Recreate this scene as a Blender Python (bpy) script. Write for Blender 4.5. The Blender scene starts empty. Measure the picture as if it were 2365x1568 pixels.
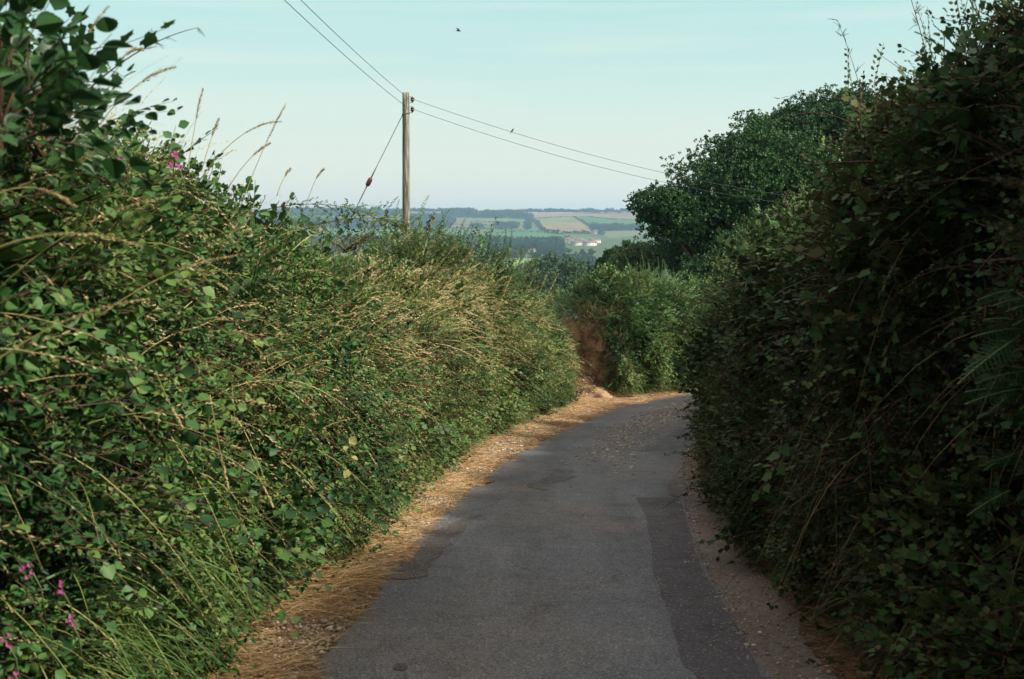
import bpy, math, numpy as np
from mathutils import Vector
rng = np.random.default_rng(7)
R = math.radians
sc = bpy.context.scene
COL = sc.collection

# ------------------------------------------------------------------ camera
W_PX, H_PX, FOC = 1024, 679, 1024*40/36
PITCH = R(5.5)
cam = bpy.data.cameras.new('camera'); camo = bpy.data.objects.new('camera', cam); COL.objects.link(camo)
cam.lens = 40; cam.sensor_width = 36; cam.clip_start = .05; cam.clip_end = 20000
camo.location = (0, 0, 0); camo.rotation_euler = (R(90)-PITCH, 0, 0)
cam.dof.use_dof = True; cam.dof.focus_distance = 15; cam.dof.aperture_fstop = 5.0
sc.camera = camo
# ------------------------------------------------------------------ sky, sun, exposure
SUN_EL, SUN_AZ = R(41), R(115)          # azimuth measured from +Y (ahead) towards +X (right)
world = bpy.data.worlds.new('World'); sc.world = world; world.use_nodes = True
wn, wl = world.node_tree.nodes, world.node_tree.links
wn.clear()
sky = wn.new('ShaderNodeTexSky'); sky.sky_type = 'NISHITA'; sky.sun_disc = False
sky.sun_elevation = SUN_EL; sky.sun_rotation = SUN_AZ
sky.air_density = 1.0; sky.dust_density = 3.0; sky.ozone_density = 1.0; sky.altitude = 100
bg = wn.new('ShaderNodeBackground'); bg.inputs[1].default_value = 0.1
wout = wn.new('ShaderNodeOutputWorld')
tint = wn.new('ShaderNodeMix'); tint.data_type = 'RGBA'; tint.blend_type = 'MULTIPLY'; tint.inputs[0].default_value = 1
tint.inputs[7].default_value = (1.02, 1.0, .80, 1)
tc = wn.new('ShaderNodeTexCoord'); mp = wn.new('ShaderNodeMapping'); mp.inputs[3].default_value = (1.2, 1.6, 26)
mp.inputs[2].default_value = (0, R(3), 0)
nz = wn.new('ShaderNodeTexNoise'); nz.inputs['Scale'].default_value = 2.2; nz.inputs['Detail'].default_value = 5
rp = wn.new('ShaderNodeValToRGB'); rp.color_ramp.elements[0].position = .5; rp.color_ramp.elements[1].position = .72
rp.color_ramp.elements[1].color = (.32, .32, .32, 1)
cm = wn.new('ShaderNodeMix'); cm.data_type = 'RGBA'; cm.inputs[7].default_value = (3.5, 3.6, 3.2, 1)
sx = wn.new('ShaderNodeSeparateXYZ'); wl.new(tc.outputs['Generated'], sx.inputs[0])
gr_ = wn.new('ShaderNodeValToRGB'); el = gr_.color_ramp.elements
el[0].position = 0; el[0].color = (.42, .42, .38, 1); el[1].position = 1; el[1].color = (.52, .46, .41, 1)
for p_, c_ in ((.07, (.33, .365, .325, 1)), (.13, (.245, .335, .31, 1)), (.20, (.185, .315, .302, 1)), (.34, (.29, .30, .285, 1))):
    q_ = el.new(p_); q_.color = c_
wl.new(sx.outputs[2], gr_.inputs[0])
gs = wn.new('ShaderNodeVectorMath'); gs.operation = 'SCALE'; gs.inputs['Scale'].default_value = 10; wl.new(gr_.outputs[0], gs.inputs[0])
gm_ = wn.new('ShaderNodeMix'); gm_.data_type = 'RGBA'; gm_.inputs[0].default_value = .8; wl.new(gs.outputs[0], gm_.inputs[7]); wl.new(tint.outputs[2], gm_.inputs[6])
wl.new(sky.outputs[0], tint.inputs[6]); wl.new(tc.outputs['Generated'], mp.inputs[0]); wl.new(mp.outputs[0], nz.inputs[0])
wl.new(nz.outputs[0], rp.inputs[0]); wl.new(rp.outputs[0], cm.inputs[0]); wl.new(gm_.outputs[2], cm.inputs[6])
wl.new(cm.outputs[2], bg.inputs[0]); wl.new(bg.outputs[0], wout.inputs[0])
sun = bpy.data.lights.new('sun', 'SUN'); suno = bpy.data.objects.new('sun', sun); COL.objects.link(suno)
sun.energy = 3.0; sun.angle = R(5); sun.color = (1, .93, .80)
sdir = Vector((math.sin(SUN_AZ)*math.cos(SUN_EL), math.cos(SUN_AZ)*math.cos(SUN_EL), math.sin(SUN_EL)))
suno.rotation_euler = sdir.to_track_quat('Z', 'Y').to_euler()
sc.view_settings.view_transform = 'Standard'; sc.view_settings.look = 'None'
sc.view_settings.exposure = 1.36; sc.view_settings.gamma = 1
sc.cycles.max_bounces = 5; sc.cycles.diffuse_bounces = 3; sc.cycles.glossy_bounces = 2
sc.cycles.transmission_bounces = 3; sc.cycles.volume_bounces = 0; sc.cycles.transparent_max_bounces = 4
sc.cycles.use_denoising = True; sc.cycles.caustics_reflective = False; sc.cycles.caustics_refractive = False

# ------------------------------------------------------------------ placing helpers
cp, sp = math.cos(PITCH), math.sin(PITCH)
def ray(px, py):                        # photograph position (1024x679) -> direction with y = 1
    u, v = (px-512)/FOC, (339.5-py)/FOC
    y = cp + v*sp; z = -sp + v*cp
    return u/y, z/y
def at(px, py, Y):
    a, b = ray(px, py); return Vector((a*Y, Y, b*Y))
CAMH, SLOPE = 1.9, .085
def road_z(y): return -CAMH - SLOPE*y
def gp(px, py):                         # photograph position -> point on the lane plane
    a, b = ray(px, py); Y = CAMH/max(1e-3, -b-SLOPE); return np.array([a*Y, Y])
DS = 1024/2364
def gd(dx, dy): return gp(dx*DS, dy*DS)
def project(P):                         # world -> photograph position
    x, y, z = P[..., 0], P[..., 1], P[..., 2]
    d = y*cp - z*sp; v = y*sp + z*cp
    return 512+FOC*x/d, 339.5-FOC*v/d
# ------------------------------------------------------------------ noise
_h = rng.random((64, 64, 64)).astype(np.float32)
def noise(P, s=1.0):
    P = np.asarray(P, float)*s; i = np.floor(P).astype(int); f = P-i; f = f*f*(3-2*f); o = 0
    for a in (0, 1):
        for b in (0, 1):
            for c in (0, 1):
                w = (f[..., 0] if a else 1-f[..., 0])*(f[..., 1] if b else 1-f[..., 1])*(f[..., 2] if c else 1-f[..., 2])
                o = o + w*_h[(i[..., 0]+a) & 63, (i[..., 1]+b) & 63, (i[..., 2]+c) & 63]
    return o*2-1
def fbm(P, s, n=3): return sum(noise(P, s*2**k)/2**k for k in range(n))
def n2(x, y, s): return noise(np.stack([x, y, np.zeros_like(x)+.37], -1), s)
# ------------------------------------------------------------------ geometry collector
class Geo:
    def __init__(s): s.v = []; s.n = 0; s.loops = []; s.tot = []; s.mat = []; s.t = []
    def add(s, V, F, m=0, t=0.):       # V (n,3); F list of index lists
        V = np.asarray(V, float); s.v.append(V); s.t.append(np.broadcast_to(np.asarray(t, float), (len(V),)))
        for f in F: s.loops.append(np.asarray(f)+s.n); s.tot.append([len(f)]); s.mat.append([m])
        s.n += len(V)
    def addq(s, V, Q, m=0, t=0.):      # Q (k, c) uniform polygons
        V = np.asarray(V, float); Q = np.asarray(Q); s.v.append(V); s.t.append(np.broadcast_to(np.asarray(t, float), (len(V),)))
        s.loops.append((Q+s.n).ravel()); s.tot.append(np.full(len(Q), Q.shape[1])); s.mat.append(np.full(len(Q), m)); s.n += len(V)
    def scatter(s, T, pos, Rm, sc_, tn):  # T = (V, [(Q, mat)...], tv)
        V, FS, tv = T; N = len(pos)
        if N == 0: return
        sc_ = np.broadcast_to(np.asarray(sc_, float), (N,))
        P = np.einsum('nij,vj->nvi', Rm, V)*sc_[:, None, None]+pos[:, None, :]
        s.v.append(P.reshape(-1, 3)); s.t.append((tn[:, None]+tv[None, :]).ravel())
        off = (np.arange(N)*len(V))[:, None, None]
        for Q, m in FS:
            s.loops.append((Q[None]+off+s.n).ravel()); s.tot.append(np.full(N*len(Q), Q.shape[1])); s.mat.append(np.full(N*len(Q), m))
        s.n += N*len(V)
    def tube(s, pts, r, k=6, m=0, t=0., cap=True):
        pts = np.asarray(pts, float); r = np.broadcast_to(np.asarray(r, float), (len(pts),))
        d = np.gradient(pts, axis=0); d /= np.linalg.norm(d, axis=1)[:, None]+1e-9
        up = np.array([0, 0, 1.]) if abs(d[0, 2]) < .9 else np.array([1., 0, 0])
        a = np.cross(d, up); a /= np.linalg.norm(a, axis=1)[:, None]+1e-9; b = np.cross(d, a)
        th = np.arange(k)*2*math.pi/k
        V = (pts[:, None]+r[:, None, None]*(np.cos(th)[None, :, None]*a[:, None]+np.sin(th)[None, :, None]*b[:, None])).reshape(-1, 3)
        i = np.arange(len(pts)-1)[:, None]*k; j = np.arange(k)[None]; jn = (j+1) % k
        s.addq(V, np.stack([i+j, i+jn, i+k+jn, i+k+j], -1).reshape(-1, 4), m, t)
        if cap and k > 2:
            n0 = s.n-len(V)
            for base, rev in ((0, 1), ((len(pts)-1)*k, 0)):
                f = np.arange(k)+base+n0; s.loops.append(f[::-1] if rev else f); s.tot.append([k]); s.mat.append([m])
    def box(s, c, d, m=0, t=0., rz=0):
        V = np.array([[x, y, z] for z in (-.5, .5) for y in (-.5, .5) for x in (-.5, .5)])*np.asarray(d)
        c_, s_ = math.cos(rz), math.sin(rz)
        V = np.stack([V[:, 0]*c_-V[:, 1]*s_, V[:, 0]*s_+V[:, 1]*c_, V[:, 2]], 1)+np.asarray(c)
        s.addq(V, [[0, 2, 3, 1], [4, 5, 7, 6], [0, 1, 5, 4], [2, 6, 7, 3], [0, 4, 6, 2], [1, 3, 7, 5]], m, t)
    def mesh(s, name, mats, smooth=False):
        me = bpy.data.meshes.new(name); V = np.concatenate(s.v).astype(np.float32)
        L = np.concatenate(s.loops).astype(np.int32); T = np.concatenate(s.tot).astype(np.int32)
        me.vertices.add(len(V)); me.vertices.foreach_set('co', V.ravel())
        me.loops.add(len(L)); me.loops.foreach_set('vertex_index', L)
        me.polygons.add(len(T)); me.polygons.foreach_set('loop_start', np.concatenate([[0], np.cumsum(T)[:-1]]).astype(np.int32))
        me.polygons.foreach_set('loop_total', T)
        for m in mats: me.materials.append(m)
        me.polygons.foreach_set('material_index', np.concatenate(s.mat).astype(np.int32))
        if smooth: me.polygons.foreach_set('use_smooth', np.ones(len(T), bool))
        at_ = me.attributes.new('tint', 'FLOAT', 'POINT'); at_.data.foreach_set('value', np.concatenate(s.t).astype(np.float32))
        me.update(); me.validate(); return me
    def build(s, name, mats, parent=None, smooth=False, origin=None):
        if not isinstance(mats, (list, tuple)): mats = [mats]
        if origin is not None:
            s.v = [v-np.asarray(origin) for v in s.v]
        o = bpy.data.objects.new(name, s.mesh(name, mats, smooth)); COL.objects.link(o)
        if origin is not None: o.location = origin
        if parent: o.parent = parent
        return o
def tag(o, label=None, cat=None, group=None, kind=None):
    if label: o['label'] = label
    if cat: o['category'] = cat
    if group: o['group'] = group
    if kind: o['kind'] = kind
    return o
def empty(name, loc, label, cat, group=None, rz=0):
    o = bpy.data.objects.new(name, None); COL.objects.link(o); o.location = loc; o.rotation_euler = (0, 0, rz)
    o.empty_display_size = .1
    return tag(o, label, cat, group)
def copy_tree(o, loc, scale=1., rz=0., label=None, group=None):
    r = o.copy(); COL.objects.link(r); r.location = loc; r.rotation_euler = (0, 0, rz)
    r.scale = (scale,)*3 if not isinstance(scale, tuple) else scale
    if label: r['label'] = label
    if group: r['group'] = group
    for ch in list(o.children):
        c = ch.copy(); COL.objects.link(c); c.parent = r
    return r
# ------------------------------------------------------------------ materials
def mat(name, cols, rough=.6, transl=0., spec=.3, attr='tint', scale=None, bump=0., bscale=40, detail=4, coords='Object', stretch=None):
    m = bpy.data.materials.new(name); m.use_nodes = True; n, l = m.node_tree.nodes, m.node_tree.links; n.clear()
    out = n.new('ShaderNodeOutputMaterial'); b = n.new('ShaderNodeBsdfPrincipled')
    b.inputs['Roughness'].default_value = rough; b.inputs['Specular IOR Level'].default_value = spec
    if len(cols) == 1:
        b.inputs['Base Color'].default_value = (*cols[0], 1); col = None
    else:
        rp = n.new('ShaderNodeValToRGB'); e = rp.color_ramp.elements
        while len(e) < len(cols): e.new(.5)
        for i, c in enumerate(cols):
            if len(c) == 4: e[i].position = c[3]
            else: e[i].position = i/(len(cols)-1)
            e[i].color = (*c[:3], 1)
        if scale is None:
            a = n.new('ShaderNodeAttribute'); a.attribute_name = attr; l.new(a.outputs['Fac'], rp.inputs[0])
        else:
            tc = n.new('ShaderNodeTexCoord'); nz = n.new('ShaderNodeTexNoise'); nz.inputs['Scale'].default_value = scale; nz.inputs['Detail'].default_value = detail
            src = tc.outputs[coords]
            if stretch:
                mp = n.new('ShaderNodeMapping'); mp.inputs[3].default_value = stretch; l.new(src, mp.inputs[0]); src = mp.outputs[0]
            l.new(src, nz.inputs[0]); l.new(nz.outputs[0], rp.inputs[0])
        l.new(rp.outputs[0], b.inputs['Base Color']); col = rp.outputs[0]
    if bump:
        tc2 = n.new('ShaderNodeTexCoord'); nb = n.new('ShaderNodeTexNoise'); nb.inputs['Scale'].default_value = bscale; nb.inputs['Detail'].default_value = 5
        bp = n.new('ShaderNodeBump'); bp.inputs['Strength'].default_value = bump; bp.inputs['Distance'].default_value = .02
        l.new(tc2.outputs['Object'], nb.inputs[0]); l.new(nb.outputs[0], bp.inputs['Height']); l.new(bp.outputs[0], b.inputs['Normal'])
    if transl:
        t = n.new('ShaderNodeBsdfTranslucent'); mx = n.new('ShaderNodeMixShader'); mx.inputs[0].default_value = transl
        if col: l.new(col, t.inputs[0])
        else: t.inputs[0].default_value = (*cols[0], 1)
        l.new(b.outputs[0], mx.inputs[1]); l.new(t.outputs[0], mx.inputs[2]); l.new(mx.outputs[0], out.inputs[0])
    else: l.new(b.outputs[0], out.inputs[0])
    return m
M = {}
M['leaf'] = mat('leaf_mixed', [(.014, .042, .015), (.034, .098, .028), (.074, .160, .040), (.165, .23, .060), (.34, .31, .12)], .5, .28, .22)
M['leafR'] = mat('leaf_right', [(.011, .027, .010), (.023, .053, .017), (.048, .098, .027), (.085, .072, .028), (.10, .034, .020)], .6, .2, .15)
M['leafBig'] = mat('leaf_broad', [(.014, .045, .016), (.03, .085, .025), (.055, .13, .035)], .4, .3)
M['stem'] = mat('stem_brown', [(.035, .024, .015), (.07, .038, .022), (.12, .055, .035)], .7)
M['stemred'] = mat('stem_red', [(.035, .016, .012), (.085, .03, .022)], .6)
M['stemgreen'] = mat('stem_green', [(.08, .13, .05), (.16, .19, .08)], .6)
M['grassR'] = mat('grass_shade_toned', [(.022, .040, .012), (.05, .06, .02), (.13, .085, .035), (.27, .19, .09)], .6, .2)  # brown dead grass, darkened further so the bank's shade is in the colour
M['fern'] = mat('fern_frond', [(.016, .050, .018), (.028, .075, .025)], .55, .2)
M['grass'] = mat('grass_blade', [(.045, .11, .025), (.105, .18, .04), (.25, .265, .075), (.46, .37, .16)], .5, .25)
M['straw'] = mat('straw', [(.17, .085, .038), (.36, .20, .088), (.50, .33, .16), (.62, .46, .25)], .6, .15)
M['seed'] = mat('seed_head', [(.28, .19, .09), (.42, .32, .16), (.56, .46, .26)], .6, .2)
M['bracken'] = mat('bracken_frond', [(.014, .060, .020), (.030, .11, .030), (.07, .17, .045), (.15, .20, .05)], .5, .25)
M['palebush'] = mat('pale_leaf', [(.06, .15, .06), (.13, .24, .10), (.22, .33, .15)], .4, .25)
M['earth'] = mat('earth', [(.012, .008, .005), (.03, .017, .009), (.07, .036, .018)], .9, scale=3.0, bump=.6, bscale=14, detail=8)
M['soil'] = mat('red_soil', [(.06, .035, .022, .38), (.17, .105, .058, .48), (.30, .20, .11, .62)], .95, scale=2.6, bump=1., bscale=16, detail=10)
M['verge'] = mat('verge_soil', [(.09, .05, .027, .36), (.20, .12, .065, .5), (.36, .255, .155, .66)], .95, scale=9, bump=.8, bscale=60, detail=10)
M['pebble'] = mat('pebble', [(.16, .12, .09), (.30, .24, .18), (.52, .46, .38)], .8)
M['wood'] = mat('weathered_wood', [(.07, .062, .052, .36), (.155, .14, .12, .5), (.30, .285, .25, .64)], .85, scale=9, stretch=(3, 3, .22), bump=.5, bscale=25, detail=8)
M['wire'] = mat('wire', [(.05, .055, .06)], .9, spec=.1)
M['ceramic'] = mat('brown_ceramic', [(.07, .022, .02)], .25, spec=.5)
M['steel'] = mat('dull_steel', [(.12, .12, .12)], .5)
M['pink'] = mat('pink_petal', [(.42, .08, .24), (.58, .16, .36)], .5, .25)
M['oak'] = mat('oak_leaf', [(.010, .034, .010), (.022, .070, .017), (.052, .130, .028)], .5, .22)
M['oak2'] = mat('ash_leaf', [(.030, .065, .02), (.06, .105, .03), (.10, .15, .045)], .5, .22)
M['far'] = mat('far_leaf', [(.020, .045, .020), (.032, .065, .026), (.05, .09, .034)], .8, .1)
M['bark'] = mat('bark', [(.04, .03, .022), (.10, .08, .06)], .9, scale=6, bump=.5)
M['white'] = mat('render_wall', [(.50, .47, .42), (.60, .57, .52)], .8, scale=1)
M['cream'] = mat('cream_wall', [(.62, .50, .38), (.70, .60, .48)], .8, scale=1)
M['tile'] = mat('roof_tile', [(.14, .065, .045), (.22, .11, .08)], .85, scale=1.5)
M['slate'] = mat('roof_slate', [(.09, .085, .09), (.15, .14, .15)], .8, scale=1.5)
M['glass'] = mat('window_glass', [(.03, .035, .045)], .1, spec=.6)
M['bird'] = mat('bird_feather', [(.03, .028, .03)], .7)
M['belly'] = mat('bird_belly', [(.3, .25, .2)], .7)

def road_mat(name, base, dirt, patches, cracks=True):
    m = bpy.data.materials.new(name); m.use_nodes = True; n, l = m.node_tree.nodes, m.node_tree.links
    b = n['Principled BSDF']; b.inputs['Specular IOR Level'].default_value = .35
    tc = n.new('ShaderNodeTexCoord'); O = tc.outputs['Object']
    def nz(s, d=4): q = n.new('ShaderNodeTexNoise'); q.inputs['Scale'].default_value = s; q.inputs['Detail'].default_value = d; l.new(O, q.inputs[0]); return q.outputs[0]
    def ramp(src, a, b_, c0, c1):
        r_ = n.new('ShaderNodeValToRGB'); e = r_.color_ramp.elements; e[0].position = a; e[1].position = b_; e[0].color = (*c0, 1); e[1].color = (*c1, 1); l.new(src, r_.inputs[0]); return r_.outputs[0]
    def mix(f, a, b_, blend='MIX'):
        q = n.new('ShaderNodeMix'); q.data_type = 'RGBA'; q.blend_type = blend
        for k, x in ((0, f), (6, a), (7, b_)):
            if isinstance(x, bpy.types.NodeSocket): l.new(x, q.inputs[k])
            else: q.inputs[k].default_value = x if k == 0 else (*x, 1)
        return q.outputs[2]
    c = ramp(nz(.9, 6), .3, .7, tuple(x*.78 for x in base), tuple(x*1.22 for x in base))
    mpw = n.new('ShaderNodeMapping'); mpw.inputs[3].default_value = (1.6, .16, 1); l.new(O, mpw.inputs[0]); qw = n.new('ShaderNodeTexNoise'); qw.inputs['Scale'].default_value = 1.5; qw.inputs['Detail'].default_value = 6; l.new(mpw.outputs[0], qw.inputs[0])
    c = mix(ramp(qw.outputs[0], .45, .68, (0, 0, 0), (.8,)*3), c, tuple(x*.72 for x in base))
    c = mix(ramp(nz(.55, 5), .5, .70, (0, 0, 0), (.75,)*3), c, dirt)
    c = mix(ramp(nz(2.3, 8), .56, .70, (0, 0, 0), (.45,)*3), c, patches)
    v = n.new('ShaderNodeTexVoronoi'); v.inputs['Scale'].default_value = 95; l.new(O, v.inputs[0])
    sepc = n.new('ShaderNodeSeparateColor'); l.new(v.outputs['Color'], sepc.inputs[0])
    c = mix(1.0, c, ramp(sepc.outputs[0], 0, 1, (.55,)*3, (1.5,)*3), 'MULTIPLY')
    c = mix(ramp(sepc.outputs[1], .965, .985, (0, 0, 0), (.6,)*3), c, (.42, .38, .33))
    if cracks:
        v2 = n.new('ShaderNodeTexVoronoi'); v2.feature = 'DISTANCE_TO_EDGE'; v2.inputs['Scale'].default_value = 1.1
        mpn = n.new('ShaderNodeMix'); mpn.data_type = 'RGBA'; mpn.inputs[0].default_value = .35
        l.new(O, mpn.inputs[6]); q = n.new('ShaderNodeTexNoise'); q.inputs['Scale'].default_value = 3; q.inputs['Detail'].default_value = 6; l.new(O, q.inputs[0]); l.new(q.outputs['Color'], mpn.inputs[7])
        l.new(mpn.outputs[2], v2.inputs[0])
        ck = ramp(v2.outputs[0], .004, .012, (1, 1, 1), (0, 0, 0))
        gate = ramp(nz(.7, 2), .55, .62, (0, 0, 0), (.6,)*3)
        gm = mix(1.0, ck, gate, 'MULTIPLY'); c = mix(gm, c, tuple(x*.35 for x in base))
    l.new(c, b.inputs['Base Color'])
    r2 = ramp(nz(6), .3, .7, (.65,)*3, (.9,)*3); l.new(r2, b.inputs['Roughness'])
    bp = n.new('ShaderNodeBump'); bp.inputs['Strength'].default_value = .55; bp.inputs['Distance'].default_value = .006
    l.new(v.outputs['Distance'], bp.inputs['Height']); l.new(bp.outputs[0], b.inputs['Normal'])
    return m
M['road'] = road_mat('asphalt', (.116, .121, .132), (.165, .14, .125), (.070, .064, .072))
M['patch'] = road_mat('asphalt_patch', (.066, .060, .068), (.10, .082, .080), (.07, .065, .075), False)
M['shoulder'] = road_mat('worn_shoulder', (.150, .122, .105), (.19, .135, .09), (.085, .06, .045))
M['worn'] = road_mat('worn_edge', (.092, .080, .078), (.15, .11, .085), (.07, .06, .06))
M['patchsoft'] = road_mat('asphalt_worn_patch', (.086, .088, .096), (.12, .10, .09), (.07, .066, .07), False)
M['mould'] = mat('leaf_mould', [(.03, .018, .010, .35), (.075, .045, .025, .5), (.16, .10, .055, .68)], .95, scale=11, bump=.8, bscale=60, detail=10)
# ================================================================== THE LANE
def polyline(pts, step=.25):
    """Catmull-Rom resample of rows (x, y, attrs...)"""
    P = np.asarray(pts, float); P = np.vstack([2*P[0]-P[1], P, 2*P[-1]-P[-2]]); out = []
    for i in range(1, len(P)-2):
        n = max(2, int(np.linalg.norm(P[i+1, :2]-P[i, :2])/step)); t = np.linspace(0, 1, n, endpoint=False)[:, None]
        a, b, c, d = P[i-1], P[i], P[i+1], P[i+2]
        out.append(.5*((2*b)+(-a+c)*t+(2*a-5*b+4*c-d)*t**2+(-a+3*b-3*c+d)*t**3))
    out.append(P[-2][None]); return np.vstack(out)
def D(lst): return [tuple(gd(*p)) for p in lst]
roadL = polyline([(-1.2, -8), (-1.15, 0)]+D([(735, 1568), (790, 1500), (885, 1385), (925, 1310), (975, 1245), (1060, 1170), (1100, 1130), (1180, 1065), (1290, 1002), (1390, 960), (1450, 938), (1530, 922), (1610, 906)])+[(9.5, 37.8), (14, 39.3), (22, 40.5)])
roadR = polyline([(1.2, -8), (1.25, 0)]+D([(1800, 1600), (1737, 1491), (1687, 1409), (1627, 1308), (1597, 1215), (1580, 1150), (1578, 1080), (1600, 1010)])+[(4.6, 27), (7.2, 30.6), (11, 32.6), (22, 34)])
shR = polyline([(1.9, -8), (1.95, 0)]+D([(2060, 1640), (1947, 1564), (1879, 1445), (1796, 1331), (1719, 1262), (1665, 1150), (1630, 1080), (1625, 1010)])+[(4.9, 26.8), (7.4, 30.2), (11, 32.2), (22, 33.6)])
# foot of the left bank (x, y, hedge height above lane, inset of bank core) and of the right one
hL = polyline([(-1.95, -8, 3.0, .3), (-1.85, 0, 3.0, .4), (-1.8, 3.5, 2.9, .4)] +
              [(*gd(*p), h, i) for p, h, i in [((490, 1568), 2.7, .42), ((640, 1435), 2.5, .42), ((740, 1340), 2.32, .4), ((830, 1270), 2.2, .4),
               ((920, 1190), 2.22, .38), ((1010, 1095), 2.35, .35), ((1090, 1035), 2.55, .35), ((1160, 1000), 2.55, .35), ((1240, 968), 2.45, .3), ((1310, 938), 2.05, .3)]] +
              [(1.25, 28.2, 2.0, .25), (1.45, 29.4, 2.5, .05), (1.8, 30.2, 2.7, .0), (*gd(1425, 921), 2.55, .15), (*gd(1500, 914), 3.0, .3), (*gd(1570, 908), 2.55, .3), (*gd(1625, 902), 2.8, .3), (9.5, 38.6, 3.0, .3), (14, 40.2, 3.0, .3), (22, 41.5, 3.0, .3)])
hR = polyline([(2.35, -8, 3.6, .3), (2.3, 0, 3.6, .3), (2.3, 4, 3.65, .3)] +
              [(*gd(*p), h, .3) for p, h in [((2100, 1600), 3.4), ((1950, 1450), 3.15), ((1830, 1310), 2.85), ((1735, 1180), 2.7), ((1705, 1090), 2.75), ((1690, 1010), 2.9)]] +
              [(5.5, 26.6, 2.5, .3), (7.8, 29.8, 2.6, .3), (11, 31.6, 2.6, .3), (22, 33, 2.6, .3)])
profL = np.array([(-.12, 0), (-.14, .10), (-.06, .25), (.0, .45), (-.02, .65), (-.16, .83), (-.42, .95), (-.9, 1.0), (-1.5, .98), (-2.2, .9)])
profR = np.array([(0, 0), (.08, .08), (.08, .22), (.04, .45), (.0, .68), (-.14, .84), (-.38, .95), (-.75, 1.0), (-1.3, .97), (-1.8, .85)])
class Face:
    def __init__(s, path, prof, side, gap_y=None):
        s.p = path; s.gap = None; s.prof = prof; d = np.gradient(path[:, :2], axis=0); d /= np.linalg.norm(d, axis=1)[:, None]
        k = 9; d = np.stack([np.convolve(np.pad(d[:, i], k//2, 'edge'), np.ones(k)/k, 'valid') for i in (0, 1)], 1); d /= np.linalg.norm(d, axis=1)[:, None]
        s.nrm = np.stack([d[:, 1], -d[:, 0]], 1)*side
        s.s = np.concatenate([[0], np.cumsum(np.linalg.norm(np.diff(path[:, :2], axis=0), axis=1))])
        s.tang = d
        if gap_y: s.gap = float(np.interp(gap_y, path[:, 1], s.s))
    def q(s, arr, t): return np.stack([np.interp(t, s.s, arr[:, i]) for i in range(arr.shape[1])], 1)
    def s_at_y(s, y): return np.interp(y, s.p[:, 1], s.s)
    def point(s, t, v, off=0., bumpy=1.):
        """t arc length, v 0..1 along the profile; returns positions, outward normals, tangents"""
        a = s.q(s.p, t); nn = s.q(s.nrm, t); tg = s.q(s.tang, t); n_ = len(s.prof)-1
        pr = s.q2(v); pr2 = s.q2(np.clip(v+.02, 0, 1)); pr1 = s.q2(np.clip(v-.02, 0, 1))
        hh = a[:, 2]
        dn = (pr2[:, 0]-pr1[:, 0]); dh = (pr2[:, 1]-pr1[:, 1])*hh; ll = np.hypot(dn, dh)+1e-9
        on, oh = dh/ll, -dn/ll                       # outward normal in the (n, z) plane
        N = np.stack([nn[:, 0]*on, nn[:, 1]*on, oh], 1)
        P = np.stack([a[:, 0]+nn[:, 0]*pr[:, 0], a[:, 1]+nn[:, 1]*pr[:, 0], road_z(a[:, 1])+hh*pr[:, 1]], 1)
        b = (noise(P, .45)*.16+fbm(P, .9, 2)*.24+noise(P, 2.4)*.14)*bumpy*np.clip(pr[:, 1]*2.5, .25, 1)
        if s.gap is not None:
            gm = np.exp(-((t-s.gap)/1.0)**2)*pr[:, 1]*1.5; P = P-np.stack([nn[:, 0], nn[:, 1], nn[:, 0]*0], 1)*gm[:, None]
        return P+N*(b+off)[:, None], N, np.stack([tg[:, 0], tg[:, 1], -SLOPE*tg[:, 1]], 1)
    def q2(s, v):
        x = np.linspace(0, 1, len(s.prof)); return np.stack([np.interp(v, x, s.prof[:, 0]), np.interp(v, x, s.prof[:, 1])], 1)
FL, FR = Face(hL, profL, 1, 29.7), Face(hR, profR, -1)

def strip(name, A, B, z, m, n=6, wob=0., wob2=0., y0=-8, y1=38, bump=0., crown=0., rows=500, kind='structure', parent=None):
    """a sheet between two plan polylines, both cut to y0..y1"""
    ys = np.linspace(y0, y1, rows); a = np.interp(ys, A[:, 1], A[:, 0]); b = np.interp(ys, B[:, 1], B[:, 0])
    a = a+wob*(n2(ys*0, ys, 1.7)+.6*n2(ys*0+4, ys, 5.)+.4*n2(ys*0+4, ys, 13.)); b = b+wob2*(n2(ys*0+9, ys, 1.9)+.6*n2(ys*0+14, ys, 5.5)+.4*n2(ys*0+4, ys, 14.))
    f = np.linspace(0, 1, n+1)[None]; X = a[:, None]*(1-f)+b[:, None]*f; Y = np.repeat(ys[:, None], n+1, 1)
    Z = road_z(Y)+z+crown*4*f*(1-f)
    if bump: Z = Z+bump*(fbm(np.stack([X, Y, Z*0], -1), 2.3, 3)*.5+.2)*np.minimum(1, 3*f)
    g = Geo(); i = np.arange(rows-1)[:, None]*(n+1); j = np.arange(n)[None]
    g.addq(np.stack([X, Y, Z], -1).reshape(-1, 3), np.stack([i+j, i+j+1, i+n+2+j, i+n+1+j], -1).reshape(-1, 4))
    o = g.build(name, m, parent, smooth=True); tag(o, kind=kind); return o
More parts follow.
